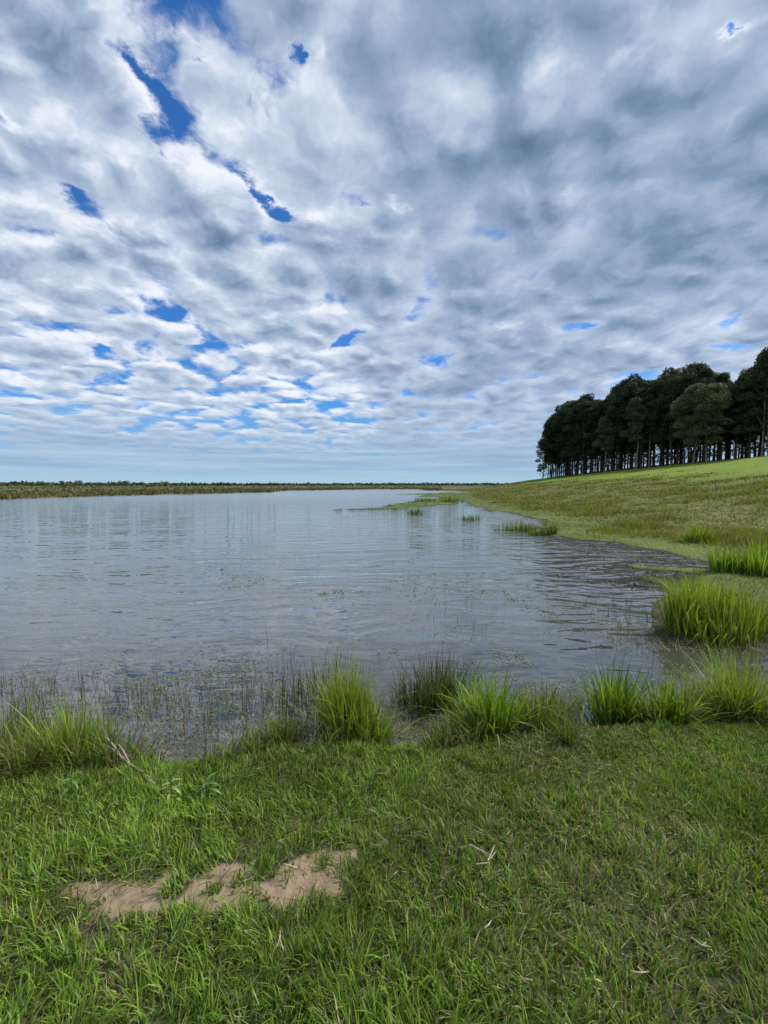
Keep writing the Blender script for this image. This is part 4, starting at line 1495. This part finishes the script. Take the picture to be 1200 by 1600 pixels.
# broad leaved plants: every leaf is a part
def leaf_shape(L, Wd, bend):
    n = 6
    V, F, cnt = [], [], []
    for i in range(n + 1):
        t_ = i / n
        w = Wd * 0.5 * math.sin(math.pi * (0.06 + 0.94 * t_)) ** 0.8 * (1 - 0.25 * t_)
        ang = bend * t_
        r_ = L * t_
        x_, z_ = r_ * math.cos(ang * 0.6), r_ * math.sin(-ang * 0.6)
        V += [(x_, -w, z_ + w * 0.35), (x_, 0, z_), (x_, w, z_ + w * 0.35)]
    for i in range(n):
        for j in range(2):
            F += [i * 3 + j, (i + 1) * 3 + j, (i + 1) * 3 + j + 1, i * 3 + j + 1]
            cnt.append(4)
    return np.array(V), np.array(F), np.array(cnt)


def leafy_plant(px, py, label, nleaf, L, col, seed, stemh=0.10):
    rr = random.Random(seed)
    x0, y0 = on_plane(px, py, 0.18)
    t = thing('broad_leaved_plant', label, 'plant', (x0, y0, zat(x0, y0)))
    tube_obj('stem', [([(0, 0, -0.01), (0.004, 0, stemh * 0.5), (0, 0.004, stemh)], [0.004, 0.003, 0.002])], M_TWIGD, t)
    protos = []
    for i in range(3):
        V, F, c = leaf_shape(L * (0.8 + 0.2 * i), L * 0.24, 0.5 + 0.4 * i)
        o = mesh_obj('leaf', V, F, c, M_LEAF, None, attrs={'tint': np.tile(np.array(col) * (0.85 + 0.2 * i), (len(V), 1))}, smooth=True)
        protos.append(o.data)
        bpy.data.objects.remove(o)
    for i in range(nleaf):
        f = (i + 0.5) / nleaf
        o = bpy.data.objects.new('leaf', protos[i % 3])
        COL.objects.link(o)
        o.parent = t
        o.location = (0, 0, stemh * (0.15 + 0.85 * f))
        o.rotation_euler = (rr.uniform(-0.3, 0.3), -(0.1 + 0.8 * f) + rr.uniform(-0.2, 0.2), i * 2.4 + rr.uniform(-0.3, 0.3))
        s = 1.1 - 0.45 * f
        o.scale = (s, s, s)
    return t


leafy_plant(322, 1244, 'broad leaved plant with long leaves at the lawn edge below the thin upright stem', 13, 0.085, (0.10, 0.20, 0.035), 1, 0.09)
leafy_plant(268, 1246, 'pale leaved small plant left of the broad leaved one at the lawn edge', 9, 0.07, (0.22, 0.30, 0.08), 2, 0.09)
leafy_plant(112, 1236, 'green small leaved plant at the foot of the left bright tussock', 9, 0.07, (0.10, 0.26, 0.04), 3, 0.08)
leafy_plant(926, 1572, 'tiny yellow green seedling in the lawn at the bottom right', 8, 0.028, (0.30, 0.38, 0.08), 4, 0.06)
leafy_plant(385, 1128, 'leafy weed with pale leaves at the left foot of the brown bank tussock', 10, 0.05, (0.20, 0.26, 0.10), 5, 0.16)


# pale twigs lying on the lawn
for (lab, chains) in [('small pale dry twig cluster lying on the lawn right of the bare earth', [[(762, 1345), (768, 1332), (773, 1320)], [(766, 1342), (775, 1330)], [(735, 1320), (750, 1328), (764, 1335)], [(745, 1350), (765, 1348)]]),
                      ('bleached broken twig low on the lawn at the right', [[(985, 1518), (1000, 1520), (1014, 1518)], [(1003, 1517), (996, 1510)]]),
                      ('pale crooked twig on the lawn near the right edge', [[(1080, 1465), (1098, 1478), (1103, 1472)], [(1098, 1478), (1112, 1480)]]),
                      ('short pale dead blade lying on the lawn near its centre', [[(758, 1450), (764, 1444), (768, 1438)]]),
                      ('thin bleached stalk on the grass below the bare earth', [[(433, 1478), (437, 1466), (438, 1454)], [(437, 1466), (443, 1486)]])]:
    c0 = px3(chains[0][0][0], chains[0][0][1], 0.245)
    t = thing('dry_twig', lab, 'twig', c0)
    for ch in chains:
        pts = [np.array(px3(a, b, 0.25 + 0.012 * (i % 2))) - np.array(c0) for i, (a, b) in enumerate(ch)]
        tube_obj('twig_piece', [(pts, [0.0028] * (len(pts) - 1) + [0.0014])], M_TWIG, t)


# crumbs of soil on the bare patch
def soil_crumbs():
    n = 5000
    y = U(1.2, 2.2, n)
    x = U(-1.8, 0.2, n)
    bm = bare_mask(x, y)
    keep = (bm > 0.25) & (U(0, 1, n) < 0.9)
    x, y = x[keep], y[keep]
    k = len(x)
    z = height(x, y)[0]
    r = 0.0012 + 0.0045 * U(0, 1, k) ** 4
    o6 = np.array([(1, 0, 0), (-1, 0, 0), (0, 1, 0), (0, -1, 0), (0, 0, 0.7), (0, 0, -0.7)], float)
    f8 = np.array([(0, 2, 4), (2, 1, 4), (1, 3, 4), (3, 0, 4), (2, 0, 5), (1, 2, 5), (3, 1, 5), (0, 3, 5)])
    V = np.stack([x, y, z + r * 0.3], 1)[:, None, :] + o6[None] * r[:, None, None] * U(0.6, 1.4, (k, 6, 1))
    F = (f8[None] + 6 * np.arange(k)[:, None, None]).reshape(-1)
    c = palette(k, [(0.30, 0.22, 0.14), (0.20, 0.145, 0.09), (0.40, 0.32, 0.22)], [3, 3, 1])
    o = mesh_obj('soil_crumbs', V.reshape(-1, 3), F, np.full(8 * k, 3), M_FAR, attrs={'tint': np.repeat(c, 6, 0)})
    tag(o, 'loose crumbs of sandy soil on the bare patch of the lawn', 'soil', kind='stuff')


soil_crumbs()
